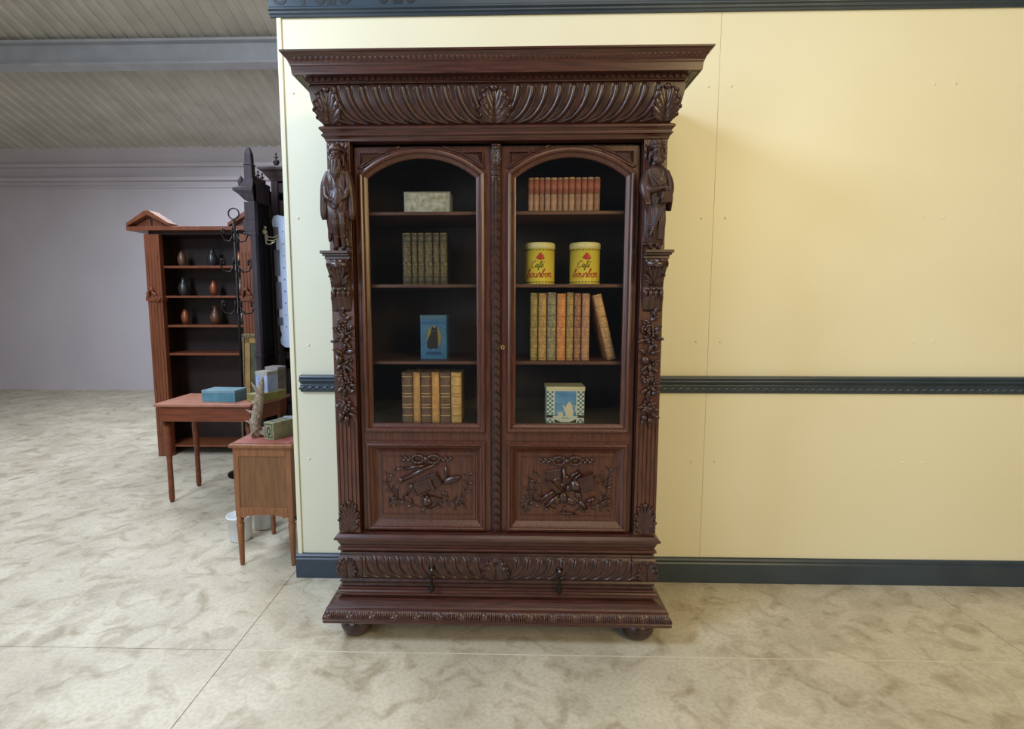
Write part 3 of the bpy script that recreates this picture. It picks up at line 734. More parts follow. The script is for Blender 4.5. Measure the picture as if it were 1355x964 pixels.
        slab([(400, 260), (600, 230), (620, 380), (420, 390)], .006); slab([(395, 380), (470, 380), (620, 520), (570, 545)], .011)
        t.sphere(P(790, 440, .0), .030, 16, 10); t.sphere(P(680, 335, .010), .010); rod(640, 220, 650, 520, .009, .006)
        for (a_, b_, r_) in ((640, 600, .024), (740, 650, .020), (560, 640, .018), (830, 570, .018), (700, 480, .016), (620, 440, .012)): t.blob(P(a_, b_, .003), (rnd.uniform(-1, 1), 0, 1), (0, -1, 0), r_*2.1, r_*1.6, .022, 12, 8)
        for k in range(7): lf(640+k*30, 560+20*(k % 3), 620+k*45, 690-18*(k % 2), .014)
        rod(850, 640, 935, 735, .010); rod(590, 790, 800, 800, .004); rod(620, 800, 660, 710, .004); rod(880, 520, 1010, 485, .005); rod(930, 650, 1050, 595, .007)
        vine([(540, 740), (400, 700), (300, 655), (200, 640), (110, 590)]); vine([(300, 655), (200, 580), (180, 450), (230, 340), (300, 280)]); vine([(400, 640), (300, 560), (260, 480), (300, 400)])
        vine([(800, 760), (900, 720), (1060, 690), (1130, 660), (1240, 600)]); vine([(1130, 660), (1190, 540), (1210, 420), (1215, 320), (1250, 200)]); vine([(1060, 690), (1150, 710), (1230, 705)]); vine([(1190, 480), (1120, 360), (1080, 300)])
        vine([(240, 700), (170, 710), (110, 745)])
    t.build('trophy_carving', M['carved'], D, label='carved books, flute and ribbon bow' if s < 0 else 'carved drum, rods, book and ribbon bow')
    if s > 0:
        kk = MB(); kk.lathe([(.0, 0), (.006, 0), (.006, .002), (.0, .003)], n=12); kk.v = [(.028+v[0], -.4885-v[2], 1.305+v[1]) for v in kk.v]
        kk.tube([(.028, -.488, 1.305), (.028, -.508, 1.305)], .0022, 8)
        kk.tube([(.028+.007*math.cos(a_), -.510+.001*math.sin(a_), 1.305+.009*math.sin(a_)) for a_ in [2*PI*i/12 for i in range(13)]], .0019, 6)
        kk.build('key', M['brass'], D)
    return D
for s in (-1, 1): door(s)
# carved centre strip between the doors
cs_ = MB(); NX, NZ = 14, 640; G = []
for i in range(NX+1):
    x = -.0215+.043*i/NX; row = []
    for j in range(NZ+1):
        z = .487+(2.135-.487)*j/NZ; ax = abs(x)
        e = max(0, 1-(x/.0215)**2)**.5; p = ((z+ax*1.1)/.036) % 1.0
        h = .011*e+.0075*(p if z < 1.99 else .5+.5*math.sin(z*300))*(1 if ax < .017 else 0)
        if ax < .0025: h += .002
        row.append((x, -.492-h, z))
    G.append(row)
cs_.grid(G, smooth=False)
for x in (-.0215, .0215): cs_.box(x-.001, x+.001, -.492, -.455, .487, 2.135)
cs_.box(-.020, .020, -.490, -.455, .487, 2.135)
a = MB(); cs_.build('centre_strip', M['carved'], CAB)
acanthus(a, 0, 2.130, 2.045, .040, lambda x, z: -.502, .009, 3); a.build('strip_leaf', M['carved'], CAB)

# ------------------------------------------------------------------ things on the shelves
GS = {}
def hx(c, f=2.2):
    return tuple(min(1, int(c[i:i+2], 16)/255*f**.45*1.04) for i in (0, 2, 4))
def leather(name, base, dark, **k):
    base, dark = hx(base), hx(dark)
    return mat(name, base, dark, .55, scale=38, bump=.25, bscale=160, **k)
gilt = mat('dull_gilt', 'a08f5c', '6f6040', .4, .5, scale=120)
def spine_mat(name, a, b, orn, scale=70):
    a, b, orn = hx(a), hx(b), hx(orn)
    m = bpy.data.materials.new(name); m.use_nodes = True; nt = m.node_tree; N = nt.nodes; L = nt.links; p = N['Principled BSDF']
    p.inputs['Roughness'].default_value = .5; tc = N.new('ShaderNodeTexCoord')
    n1 = N.new('ShaderNodeTexNoise'); n1.inputs['Scale'].default_value = 30; L.new(tc.outputs['Object'], n1.inputs[0])
    r1 = N.new('ShaderNodeValToRGB'); r1.color_ramp.elements[0].color = (*lin(a), 1); r1.color_ramp.elements[1].color = (*lin(b), 1)
    r1.color_ramp.elements[0].position = .35; r1.color_ramp.elements[1].position = .65; L.new(n1.outputs[0], r1.inputs[0])
    v = N.new('ShaderNodeTexNoise'); v.inputs['Scale'].default_value = scale; v.inputs['Detail'].default_value = 1; v.inputs['Distortion'].default_value = 2.2; L.new(tc.outputs['Object'], v.inputs[0])
    r2 = N.new('ShaderNodeValToRGB'); e = r2.color_ramp.elements; e[0].position = .47; e[0].color = (0, 0, 0, 1); e[1].position = .5; e[1].color = (1, 1, 1, 1)
    e2 = e.new(.56); e2.color = (0, 0, 0, 1); L.new(v.outputs[0], r2.inputs[0])
    mx = N.new('ShaderNodeMix'); mx.data_type = 'RGBA'; L.new(r2.outputs[0], mx.inputs['Factor']); L.new(r1.outputs[0], mx.inputs['A']); mx.inputs['B'].default_value = (*lin(orn), 1)
    L.new(mx.outputs['Result'], p.inputs['Base Color']); return m
page = mat('aged_pages', 'c9b78f', 'b09c74', .8, scale=90, stretch=(8, 1, .3))
def book(x0, x1, h, z, y, depth, cover, label, group, bands=(), band_mat=None, labels=(), lean=0, spine=None):
    wd = x1-x0; t = thing('book', label, 'book', (BX+(x0+x1)/2, y, z), 0, group)
    m = MB(); hw = wd/2-.0008
    # boards with hollow for pages
    m.box(-hw, -hw+.003, .006, depth, 0, h); m.box(hw-.003, hw, .006, depth, 0, h); m.build('cover', cover, t, bevel=.001)
    sp = MB(); rows = []
    for k in range(13):
        a_ = PI*k/12; xx = -hw*math.cos(a_); yy = .007-.010*math.sin(a_)
        rows.append([(xx, yy, zz) for zz in (0, .0015, h-.0015, h)])
    rows += [[(hw, .012, zz) for zz in (0, .0015, h-.0015, h)], [(-hw, .012, zz) for zz in (0, .0015, h-.0015, h)]]
    R2 = [[rows[i][j] for i in range(len(rows))] for j in range(4)]
    sp.loft(R2); S_ = sp.build('spine', spine or cover, t)
    pg = MB(); pg.box(-hw+.003, hw-.003, .010, depth-.004, .004, h-.004); pg.build('pages', page, t)
    for bz, bh in bands:
        b = MB(); rr_ = [[(-(hw+.0004)*math.cos(PI*k/12), .0065-.0118*math.sin(PI*k/12), zz) for k in range(13)] for zz in (bz*h-bh/2, bz*h+bh/2)]
        rr_ = [r+[(hw*.9, .008, r[0][2]), (-hw*.9, .008, r[0][2])] for r in rr_]
        b.loft(rr_); b.build('spine_band', band_mat or gilt, S_)
    for z0, z1, lm in labels:
        b = MB(); rr_ = [[(-(hw+.0002)*math.cos(PI*k/12), .0068-.0108*math.sin(PI*k/12), zz) for k in range(13)] for zz in (z0*h, z1*h)]
        rr_ = [r+[(hw*.9, .008, r[0][2]), (-hw*.9, .008, r[0][2])] for r in rr_]
        b.loft(rr_); b.build('title_label', lm, S_)
    if lean:
        t.rotation_euler = (0, lean, 0)
    return t
# twelve small red and tan books, top right
red = leather('faded_red_label', '7d4a3c', '663c31')
tan = leather('dusty_tan_leather', '7e6250', '65493a')
tans = [leather('tan_leather_%d' % k, *c_) for k, c_ in enumerate((('7f6553', '664b3b'), ('866955', '6c4f3f'), ('745848', '5d4335')))]
xs = [.135, .160, .183, .206, .232, .260, .284, .309, .336, .363, .388, .416, .444]
ordw = ['first', 'second', 'third', 'fourth', 'fifth', 'sixth', 'seventh', 'eighth', 'ninth', 'tenth', 'eleventh', 'last']
for i in range(12):
    where = {0: 'leftmost of twelve on the top right shelf', 11: 'rightmost of twelve on the top right shelf'}.get(i, '%s from the left of twelve on the top right shelf' % ordw[i])
    book(xs[i], xs[i+1], .145+rnd.uniform(-.001, .001), 1.8775, -.405, .11, tans[i % 3], 'small red and tan book, %s' % where, 'small red and tan books on the top right shelf',
         [(.04, .002), (.52, .003), (.93, .002)], gilt, [(.54, .92, red)])
# six dark gilt tooled books, left second shelf
xs = [-.412, -.372, -.345, -.315, -.278, -.248, -.214]
for i in range(6):
    sm_ = spine_mat('gilt_tooled_%d' % i, '1f1b15', '2c261d' if i % 2 else '2e1c17', '8c7c52', 95)
    book(xs[i], xs[i+1], .221, 1.5715, -.405, .15, M['inside'], 'black book with gold scroll spine, %s on the left second shelf' % ['leftmost', 'second from left', 'third from left', 'third from right', 'second from right', 'rightmost'][i], 'black and gold books on the left second shelf',
         [(.02, .002), (.17, .0025), (.80, .0025), (.97, .002)], gilt, [(.02, .16, leather('grey_leather_%d' % i, '4a443a', '38332b')), (.82, .96, leather('grey_top_%d' % i, '48433a', '353029'))], spine=sm_)
# eight mixed books, right third shelf
xs = [.147, .183, .222, .264, .306, .340, .373, .411]
cols = [('6d6334', '4f4826', 'olive'), ('8a6c3c', '6c522c', 'ochre'), ('5f6152', '494a3f', 'grey green'), ('a0673a', '7f4d2a', 'orange brown'), ('77683e', '5a4c2c', 'dull yellow green'), ('6d4638', '50332a', 'maroon'), ('876454', '6b4d40', 'dusty pink brown')]
pos = ['at the left end of its row', 'second from the left of its row', 'between ochre and orange books', 'middle of its row', 'right of the orange book', 'second from the right of its upright row', 'at the right end of its upright row']
for i in range(7):
    ca, cb, nm = cols[i]
    book(xs[i], xs[i+1]-.002, .295+rnd.uniform(-.003, .003), 1.2385, -.400, .19, leather('leather_'+nm.replace(' ', '_'), ca, cb), 'tall %s book %s, right third shelf' % (nm, pos[i]), 'tall leather books on the right third shelf',
         [(q, .004) for q in (.03, .18, .34, .50, .66, .82, .97)], leather('band_'+nm.replace(' ', '_'), cb, ca), spine=spine_mat('tooled_'+nm.replace(' ', '_'), ca, cb, 'a8875c', 60))
lb = book(.488, .528, .292, 1.2385, -.400, .19, leather('leather_leaning', '94704f', '75543a'), 'tan leather book leaning to the left on the right third shelf', 'tall leather books on the right third shelf',
          [(q, .004) for q in (.03, .18, .34, .50, .66, .82, .97)], leather('band_lean', '6e4f36', '8a6748'), spine=spine_mat('tooled_lean', '94704f', '7a5a40', 'b8946a', 60))
lb.rotation_euler = (0, -math.radians(14), 0); lb.location = (BX+.509, -.400, 1.2385+.0195*math.sin(math.radians(14)))
# six books alternating brown and tan, bottom left
xs = [-.427, -.376, -.341, -.293, -.255, -.205, -.156]
for i in range(6):
    dark = i % 2 == 0
    ca, cb = ('5e4839', '47352b') if dark else [('a07c50', '876540'), ('a9814f', '8a643c'), ('a98a58', '8c6e44')][i//2]
    book(xs[i], xs[i+1]-.001, .226, .9555, -.400, .16, leather('bottom_leather_%d' % i, ca, cb), ('%s brown ribbed book %s on the bottom left shelf' % (('dark', 'at the left end'), ('dark', 'third from left'), ('dark', 'second from right'))[i//2] if dark else
         'pale tan book %s on the bottom left shelf' % ('second from left', 'fourth from left', 'at the right end')[i//2]), 'brown and tan books on the bottom left shelf',
         [(q, .0035) for q in ((.14, .30, .36, .52, .58, .74, .92) if dark or i == 5 else (.03, .97))], leather('bottom_band_%d' % i, '8f7658' if dark else '75593a', 'a58a66' if dark else '8a6a44'))

def rbox(mb, x0, x1, y0, y1, z0, z1, r=.006, n=5):
    rings = []
    for z in (z0, z1):
        row = []
        for cx, cy, a0 in ((x1-r, y1-r, 0), (x0+r, y1-r, PI/2), (x0+r, y0+r, PI), (x1-r, y0+r, 1.5*PI)):
            for k in range(n+1): a_ = a0+PI/2*k/n; row.append((cx+r*math.cos(a_), cy+r*math.sin(a_), z))
        rings.append(row)
    mb.loft(rings, smooth=False); return mb
# silver embossed box, top left
t = thing('tin_box', 'silver grey mottled box on the top left shelf', 'box', (BX-.300, -.405, 1.8775))
b = MB(); rbox(b, -.100, .100, 0, .12, 0, .084, .004); b.build('body', mat('mottled_silver', 'd8d6cc', 'a69d80', .35, .15, scale=42, bump=.5, bscale=70), t, bevel=.001)
b = MB(); rbox(b, -.101, .101, -.001, .121, .084, .089, .004); b.build('lid', mat('pale_silver', 'a8a89a', '8e8a76', .35, .4), t, bevel=.001)
b = MB()
for x in (-.098, .093): b.box(x, x+.005, -.0012, .001, 0, .084)
b.build('edge_strip', mat('silver_edge', 'b4c0c0', 'a9b2b0', .3, .4), t)

# strokes of lettering laid on a cylinder or a flat front
def strokes(mb, paths, R, s, ox, oz, wid, depth=.0006, shear=.3, curved=True, fy=0):
    for path in paths:
        n = len(path); q = []
        # resample with catmull-rom
        pts = []
        for i in range(n-1):
            p0, p1, p2, p3 = path[max(i-1, 0)], path[i], path[i+1], path[min(i+2, n-1)]
            for k in range(4):
                t_ = k/4; f_ = lambda a0, a1, a2, a3: .5*((2*a1)+(-a0+a2)*t_+(2*a0-5*a1+4*a2-a3)*t_*t_+(-a0+3*a1-3*a2+a3)*t_**3)
                pts.append((f_(p0[0], p1[0], p2[0], p3[0]), f_(p0[1], p1[1], p2[1], p3[1])))
        pts.append(path[-1])
        for (a_, b_) in pts:
            x = ox+(a_+b_*shear)*s; z = oz+b_*s
            if curved: th = x/R; q.append(((R+depth*.3)*math.sin(th), -(R+depth*.3)*math.cos(th), z))
            else: q.append((x, fy-depth*.3, z))
        mb.tube(q, wid, 6)
A_ = {  # joined handwriting, unit height 1 for the small letters
 'C': ([[(.9, 1.5), (.7, 1.75), (.3, 1.6), (.05, .9), (.1, .2), (.45, 0), (.9, .3)]], .95),
 'a': ([[(.75, .8), (.4, 1.0), (.08, .55), (.3, .02), (.62, .4), (.78, .95), (.68, .25), (.85, .0), (1.05, .25)]], 1.0),
 'f': ([[(0, .3), (.4, 1.0), (.55, 1.7), (.4, 1.85), (.3, 1.2), (.28, .0), (.2, -.7), (.05, -.6), (.3, 0), (.7, .3)]], .65),
 'e': ([[(0, .3), (.45, .6), (.5, .95), (.25, .95), (.1, .4), (.35, .02), (.75, .3)], [(.45, 1.25), (.75, 1.65)]], .8),
 'b': ([[(-.3, .2), (.35, 1.3), (.4, 1.9), (.2, 1.7), (.1, .6), (.2, .05), (.5, .1), (.62, .6), (.4, .85), (.7, .75), (.9, .8)]], .85),
 'o': ([[(.5, .95), (.15, .75), (.1, .25), (.4, .0), (.65, .35), (.6, .85), (.4, .95), (.65, .75), (.95, .8)]], .85),
 'u': ([[(0, .8), (.1, .9), (.1, .3), (.3, .02), (.6, .3), (.68, .95), (.64, .2), (.8, .0), (1.0, .3)]], .95),
 'r': ([[(0, .3), (.2, 1.1), (.3, .85), (.55, .85), (.5, .3), (.6, .0), (.85, .3)]], .75),
 'n': ([[(0, .8), (.12, .95), (.1, .0), (.15, .6), (.45, 1.0), (.6, .75), (.58, .1), (.8, .05), (1.0, .3)]], .9)}
def word(mb, txt, R, s, oz, wid, ox=None, curved=True, fy=0):
    L_ = sum(A_[c_][1] for c_ in txt)*s; x = -L_/2 if ox is None else ox
    for c_ in txt:
        strokes(mb, A_[c_][0], R, s, x, oz, wid, curved=curved, fy=fy); x += A_[c_][1]*s
yel = mat('yellow_enamel', 'f2dd56', 'eed44c', .3, scale=6, coat=.2); cream = mat('cream_enamel', 'f2e6a6', 'eedd98', .3)
redp = mat('red_print', 'c63a22', 'b53320', .4); blk = mat('dark_print', '3a3218', '2c2816', .4); redd = mat('dark_red_print', 'a8432a', '9a3822', .4)
def coffee_tin(cx, label):
    R = .067; t = thing('coffee_tin', label, 'tin', (BX+cx, -.345, 1.5715), 0, 'yellow coffee tins on the right second shelf')
    b = MB(); b.lathe([(.0, 0), (R-.001, 0), (R, .002), (R, .006), (R-.001, .008), (R-.001, .152), (0, .152)], n=64); b.build('body', yel, t)
    l = MB(); l.lathe([(R-.0005, .153), (R+.001, .154), (R+.001, .174), (R-.002, .179), (R-.006, .1805), (R-.008, .179), (0, .178)], n=64); l.build('lid', cream, t)
    m = MB()
    for z in (.0095, .1475):
        for k in range(30):
            a0 = 2*PI*k/30; a1 = a0+2*PI/30*.55
            q = [((R-.0004)*math.cos(a_), (R-.0004)*math.sin(a_), z) for a_ in [a0+(a1-a0)*i/4 for i in range(5)]]; m.tube(q, .0019, 5)
    m.build('dashed_line', blk, t)
    f = MB()
    def on(x, z, d_=.0): th = x/R; return ((R+d_)*math.sin(th), -(R+d_)*math.cos(th), z)
    for (x, z, r) in ((-.008, .117, .010), (.008, .119, .010), (0, .127, .010), (0, .114, .013), (.012, .112, .008), (-.013, .114, .007)):
        f.blob(on(x, z, -.0006), (0, 0, 1), on(x, 0, 0)[:2]+(0,), r*1.6, r*1.6, .0026, 14, 8)
    f.build('red_crest', redp, t)
    w1 = MB(); word(w1, 'C', R-.001, .0160, .072, .0017, ox=-.042); w1.build('lettering', redd, t, label='red initial of the script word')
    w1 = MB(); word(w1, 'afe', R-.001, .0150, .072, .0014, ox=-.024); w1.build('lettering', blk, t, label='dark script letters')
    w2 = MB(); word(w2, 'bourbon', R-.001, .0192, .030, .0019, ox=-.064); w2.build('lettering', redp, t, label='red script word bourbon')
    return t
coffee_tin(.190, 'yellow coffee tin on the left, next to the arched door stile, reading Cafe bourbon')
coffee_tin(.390, 'yellow coffee tin on the right of the pair reading Cafe bourbon')

# blue cat tin, left third shelf
t = thing('cat_tin', 'tall blue tin with a black cat picture on the left third shelf', 'tin', (BX-.284, -.37, 1.2385))
blue = mat('blue_tin', '4c84b4', '3f709c', .35, scale=20); b = MB(); rbox(b, -.060, .060, 0, .085, 0, .185, .006); b.build('body', blue, t, bevel=.001)
b = MB(); rbox(b, -.061, .061, -.001, .086, .178, .198, .006); b.build('lid', mat('blue_tin_lid', '5d8099', '4a6f8c', .35), t, bevel=.002)
b = MB()
def flatshape(mb, pts, y, th=.0006): mb.loft([[(x, y, z) for x, z in pts], [(x, y-th, z) for x, z in pts]], smooth=False)
flatshape(b, [(.032*math.cos(2*PI*k/28)+.002, .098+.052*math.sin(2*PI*k/28)) for k in range(28)], 0); b.build('oval_ground', mat('ochre_print', 'a89248', '8a7a40', .5), t)
c_ = MB(); flatshape(c_, [(-.006, .150), (-.010, .135), (-.012, .118), (-.022, .098), (-.030, .075), (-.028, .052), (-.016, .046), (.0, .048), (.014, .046), (.020, .056), (.020, .090), (.018, .118), (.016, .150), (.009, .141), (.001, .141)], -.0006)
c_.build('cat_picture', mat('black_print', '17140f', '2b261e', .5), t)
c_ = MB()
for sx in (-1, 1): c_.blob((.005+sx*.005, -.0012, .127), (1, 0, 0), (0, -1, 0), .005, .003, .001)
for k in range(26):
    sx = -1 if k % 2 else 1; zz = .05+.0042*k; c_.blob((sx*(.040+.006*math.sin(k*2.1))+.002, -.0002, zz), (math.sin(k), 0, math.cos(k)), (0, -1, 0), .012, .004, .0012)
c_.build('leaf_print', mat('grey_green_print', '8a9a86', '6f8275', .5), t)
c_ = MB()
for k in range(9): c_.box(-.032+k*.0078, -.032+k*.0078+.0045, -.0006, 0, .020+.002*math.sin(k*3), .034)
for z in (.164, .158): c_.box(-.055, .055, -.0006, 0, z, z+.0015)
c_.build('lettering', mat('navy_print', '1b3560', '24406a', .5), t, label='worn dark blue letters at the foot')

# teapot tin, right bottom shelf
t = thing('chequered_tin', 'square pale tin with blue coffee pot picture and chequered sides on the bottom right shelf', 'tin', (BX+.306, -.41, .9555))
pale = mat('pale_print', 'f0f3ea', 'e4eae0', .4, scale=20)
b = MB(); rbox(b, -.084, .084, 0, .11, 0, .148, .004); b.build('body', pale, t, bevel=.001)
b = MB(); rbox(b, -.087, .087, -.002, .112, .148, .166, .004); b.build('lid', mat('cream_lid', 'f0e8c4', 'ded6b2', .4), t, bevel=.002)
b = MB(); b.box(-.048, .048, -.0006, .0, .030, .146); b.build('blue_picture', mat('blue_print', '7db4e4', '5590cc', .45, scale=9, stretch=(1, 1, 3)), t)
tq = mat('grey_teal_print', '5f8c90', '4f7a80', .45); b = MB(); cs2 = .0096
for sx in (-1, 1):
    for i in range(3):
        for j in range(15):
            if (i+j) % 2 == 0:
                x = sx*.053+sx*i*cs2; x0, x1 = sorted((x, x+sx*cs2)); z = .002+j*cs2
                if .017 < z < .038: continue
                b.box(x0, x1, -.0005, 0, z, z+cs2)
b.build('chequer_print', tq, t)
b = MB()
for sx in (-1, 1): b.box(*sorted((sx*.050, sx*.084)), -.0008, 0, .026, .038); 
b.box(-.048, .048, -.0009, 0, .004, .020); b.build('dark_band', mat('dark_green_print', '16261f', '1e2e26', .45), t)
b = MB(); flatshape(b, [(-.058, .034), (.058, .034), (.044, .018), (.020, .007), (-.020, .007), (-.044, .018)], -.0009); b.build('white_dish', pale, t)
potm = mat('cream_print', 'f4ecd0', 'e8dec0', .45)
b = MB(); flatshape(b, [(.000, .034), (.036, .034), (.033, .060), (.030, .086), (.022, .094), (.018, .102), (.014, .094), (.006, .088), (.002, .072), (-.008, .084), (-.012, .082), (-.006, .062), (.000, .052)], -.0009)
b.tube([(.033, -.001, .080), (.044, -.001, .078), (.044, -.001, .058), (.034, -.001, .050)], .0022, 6)
flatshape(b, [(-.034, .034), (-.034, .050), (-.012, .052), (-.008, .034)], -.0009); b.build('coffee_pot_print', potm, t)
b = MB(); b.tube([(-.016, -.0018, .022), (-.008, -.0018, .027), (0, -.0018, .024), (.008, -.0018, .027), (.016, -.0018, .022)], [.0006, .0016, .0008, .0016, .0006], 6); b.build('moustache_mark', blk, t)

# ------------------------------------------------------------------ side cabinet at the wall end
mid = mat('mid_brown_oak', '8c5a36', '74482b', .45, scale=16, stretch=(4, 4, .4), bump=.08, detail=6)
midf = mat('mid_brown_panel', '7d5530', '684426', .45, scale=20, stretch=(4, 4, .3), bump=.08, detail=6)
redt = mat('worn_red_top', '9c5a50', '84463c', .6, scale=18, lo=.3, hi=.7)
t = thing('side_cabinet', 'small oak side cabinet with a worn red top beside the free wall end', 'cabinet', (-1.376, .10, 0))
b = MB(); b.box(-.163, -.133, 0, .44, .285, .690); b.box(.133, .163, 0, .44, .285, .690); b.box(-.135, .135, .008, .43, .30, .685)
b.box(-.135, .135, -.002, .010, .64, .690); b.box(-.135, .135, -.002, .010, .315, .345); b.box(-.163, .163, .42, .44, .30, .69); b.build('body', mid, t, bevel=.002)
b = MB(); b.box(-.133, .133, .004, .012, .345, .640); b.build('front_panel', midf, t)
b = MB(); P_ = [(-.135, .316), (.135, .316), (.135, .290), (.110, .284), (.095, .296), (.05, .302), (-.05, .302), (-.095, .296), (-.110, .284), (-.135, .290)]
b.loft([[(x, y, z) for x, z in P_] for y in (-.001, .012)], smooth=False); b.build('apron', mid, t)
b = MB(); b.box(-.178, .178, -.018, .455, .690, .712); b.build('top_rim', mid, t, bevel=.006)
b = MB(); b.box(-.160, .160, .0, .44, .708, .715); b.build('top', redt, t, label='worn red top')
for x in (-.148, .148):
    for y in (.018, .42):
        l = MB(); l.lathe([(.011, 0), (.013, .01), (.015, .10), (.018, .20), (.021, .245), (.014, .252), (.020, .262), (.020, .272), (.015, .278), (.018, .286)], (x, y, 0), 16)
        l.build('leg', mid, t)
# things on the side cabinet
def tin(name, label, cat, loc, rz, w_, d_, h_, m_body, m_lid, lidh=.012, art=None, group=None, artmat=None):
    t = thing(name, label, cat, loc, rz, group)
    b = MB(); rbox(b, -w_/2, w_/2, -d_/2, d_/2, 0, h_-lidh, .004); b.build('body', m_body, t, bevel=.001)
    b = MB(); rbox(b, -w_/2-.001, w_/2+.001, -d_/2-.001, d_/2+.001, h_-lidh, h_, .004); b.build('lid', m_lid, t, bevel=.001)
    if art:
        b = MB()
        for (x0, x1, z0, z1) in art: b.box(x0*w_/2, x1*w_/2, -d_/2-.0008, -d_/2+.001, z0*h_, z1*h_)
        b.build('print', artmat, t)
    return t
grn = mat('grey_green_tin', '8d8d6c', '76785c', .4, scale=30); dk = mat('dark_tin_print', '3c4238', '4a5044', .4)
t1 = tin('patterned_tin', 'oblong grey green tin with dark print at the front of the red topped cabinet', 'tin', (-1.335, .245, .7155), math.radians(-24), .075, .15, .098, grn, grn, .006, [(-.75, .75, .12, .18), (-.75, .75, .86, .92), (-.75, -.65, .12, .92), (.65, .75, .12, .92)], artmat=dk)
b = MB()
for k in range(14):
    a_ = 2*PI*k/14; b.tube([(.016*math.cos(a_)*1.0, -.0762, .05+.026*math.sin(a_)), (.009*math.cos(a_+.8), -.0762, .05+.016*math.sin(a_+.8))], .0018, 5)
for k in range(3): b.box(-.024, .024, -.05+k*.042, -.028+k*.042, .098, .0986)
b.build('ornament_print', dk, t1)
tin('long_tin', 'flat blue grey tin lying behind the patterned tin on the red topped cabinet', 'tin', (-1.305, .425, .7155), math.radians(8), .17, .10, .075, mat('blue_grey_tin', '76837f', '65726e', .4, scale=20), mat('blue_grey_lid', '8795a0', '75838e', .4, scale=20))
# twisted root
rt_ = MB(); R = random.Random(5); base = Vector((-1.465, .25, .732))
wood = mat('grey_twisted_root', '9a8a7a', '6a5b4d', .8, scale=50, bump=.7, bscale=90)
main = [base+Vector(p) for p in ((.0, 0, -.016), (-.012, .0, .05), (-.005, .01, .11), (.012, .0, .17), (.018, .01, .23), (.035, .0, .29), (.042, .0, .335))]
rt_.tube(main, [.034, .030, .030, .027, .024, .017, .006], 10)
for k in range(16):
    i = R.randrange(0, 5); p = main[i]; d_ = Vector((R.uniform(-1, 1), R.uniform(-.6, .6), R.uniform(-.2, 1.0))).normalized(); L_ = R.uniform(.03, .075)
    rt_.tube([p, p+d_*L_*.5+Vector((0, 0, .01)), p+d_*L_+Vector((0, 0, .02))], [.012, .009, .003], 7)
for k in range(4): rt_.tube([main[0]+Vector((0, 0, .03)), main[0]+Vector((.03+.01*k, -.02+.015*k, .025)), main[0]+Vector((.055+.008*k, -.025+.02*k, .012)), main[0]+Vector((.075, -.03+.022*k, .030))], [.012, .009, .008, .003], 7)
rt_.tube([main[0], base+Vector((-.02, -.03, .010)), base+Vector((-.01, -.06, .006))], [.014, .009, .004], 7)
o = rt_.build('twisted_root', wood); tag(o, 'gnarled grey twisted root standing upright on the red topped cabinet', 'root')

# ------------------------------------------------------------------ table behind with tins
tb = mat('red_brown_wood', '7c3d20', '5e2c17', .4, scale=14, stretch=(.4, 4, 4)); tt = mat('salmon_table_top', 'a8705c', '96604e', .5, scale=12)
t = thing('table', 'red brown wooden table behind the side cabinet carrying blue and olive tins', 'table', (-2.12, 1.25, 0))
b = MB(); b.loft([[(-.47, -.26, z), (.245, -.26, z), (.355, .05, z), (.355, .19, z), (-.47, .19, z)] for z in (.735, .755)], smooth=False); b.build('table_top', tt, t, bevel=.004)
b = MB(); b.loft([[(-.44, -.235, z), (.23, -.235, z), (.33, .05, z), (.33, .17, z), (-.44, .17, z)] for z in (.62, .736)], smooth=False); b.build('apron', tb, t, bevel=.002)
for x, y in ((-.41, -.205), (-.41, .14), (.205, -.205), (.295, .14)):
        l = MB(); l.lathe([(.014, 0), (.02, .03), (.018, .3), (.026, .5), (.022, .54), (.028, .56), (.028, .62), (.028, .619)], (x, y, 0), 14); l.build('leg', tb, t)
TZ = .7555
tin('olive_tin', 'open topped looking olive tin lying under the pale blue tin on the table', 'tin', (-1.845, 1.20, TZ), math.radians(-24), .11, .27, .060, mat('olive_tin', '8a8446', '6e6a34', .4, scale=18), mat('olive_lid', 'a8a070', '908858', .4), .004)
tin('pale_blue_tin', 'pale blue and white tin standing on the olive tin', 'tin', (-1.853, 1.225, TZ+.0605), math.radians(-20), .115, .11, .155, mat('blue_white_tin', 'aab4cf', '8d9cc0', .35, scale=14), mat('grey_tin_lid', 'a9a49c', '94908a', .4), .03,
    [(-.6, .2, .55, .75), (-.3, .5, .30, .34), (-.5, .3, .22, .26), (-.6, -.2, .40, .50)], artmat=mat('faint_blue_print', '8a97b8', '7c8aae', .4))
tin('grey_tin', 'grey lidded tin half hidden behind the pale blue tin', 'tin', (-1.872, 1.425, TZ), math.radians(-15), .12, .10, .225, mat('brown_grey_tin', '857c72', '6c645b', .4, scale=18), mat('pink_grey_lid', 'a39a98', '8f8684', .4), .02)
tin('turquoise_tin', 'flat turquoise tin with lighter stripe at the left on the table', 'tin', (-2.15, 1.16, TZ), math.radians(-4), .26, .16, .085, mat('turquoise_tin', '5c8a9c', '4b7888', .4, scale=14), mat('turquoise_lid', '7b9aa6', '6a8894', .4), .02)

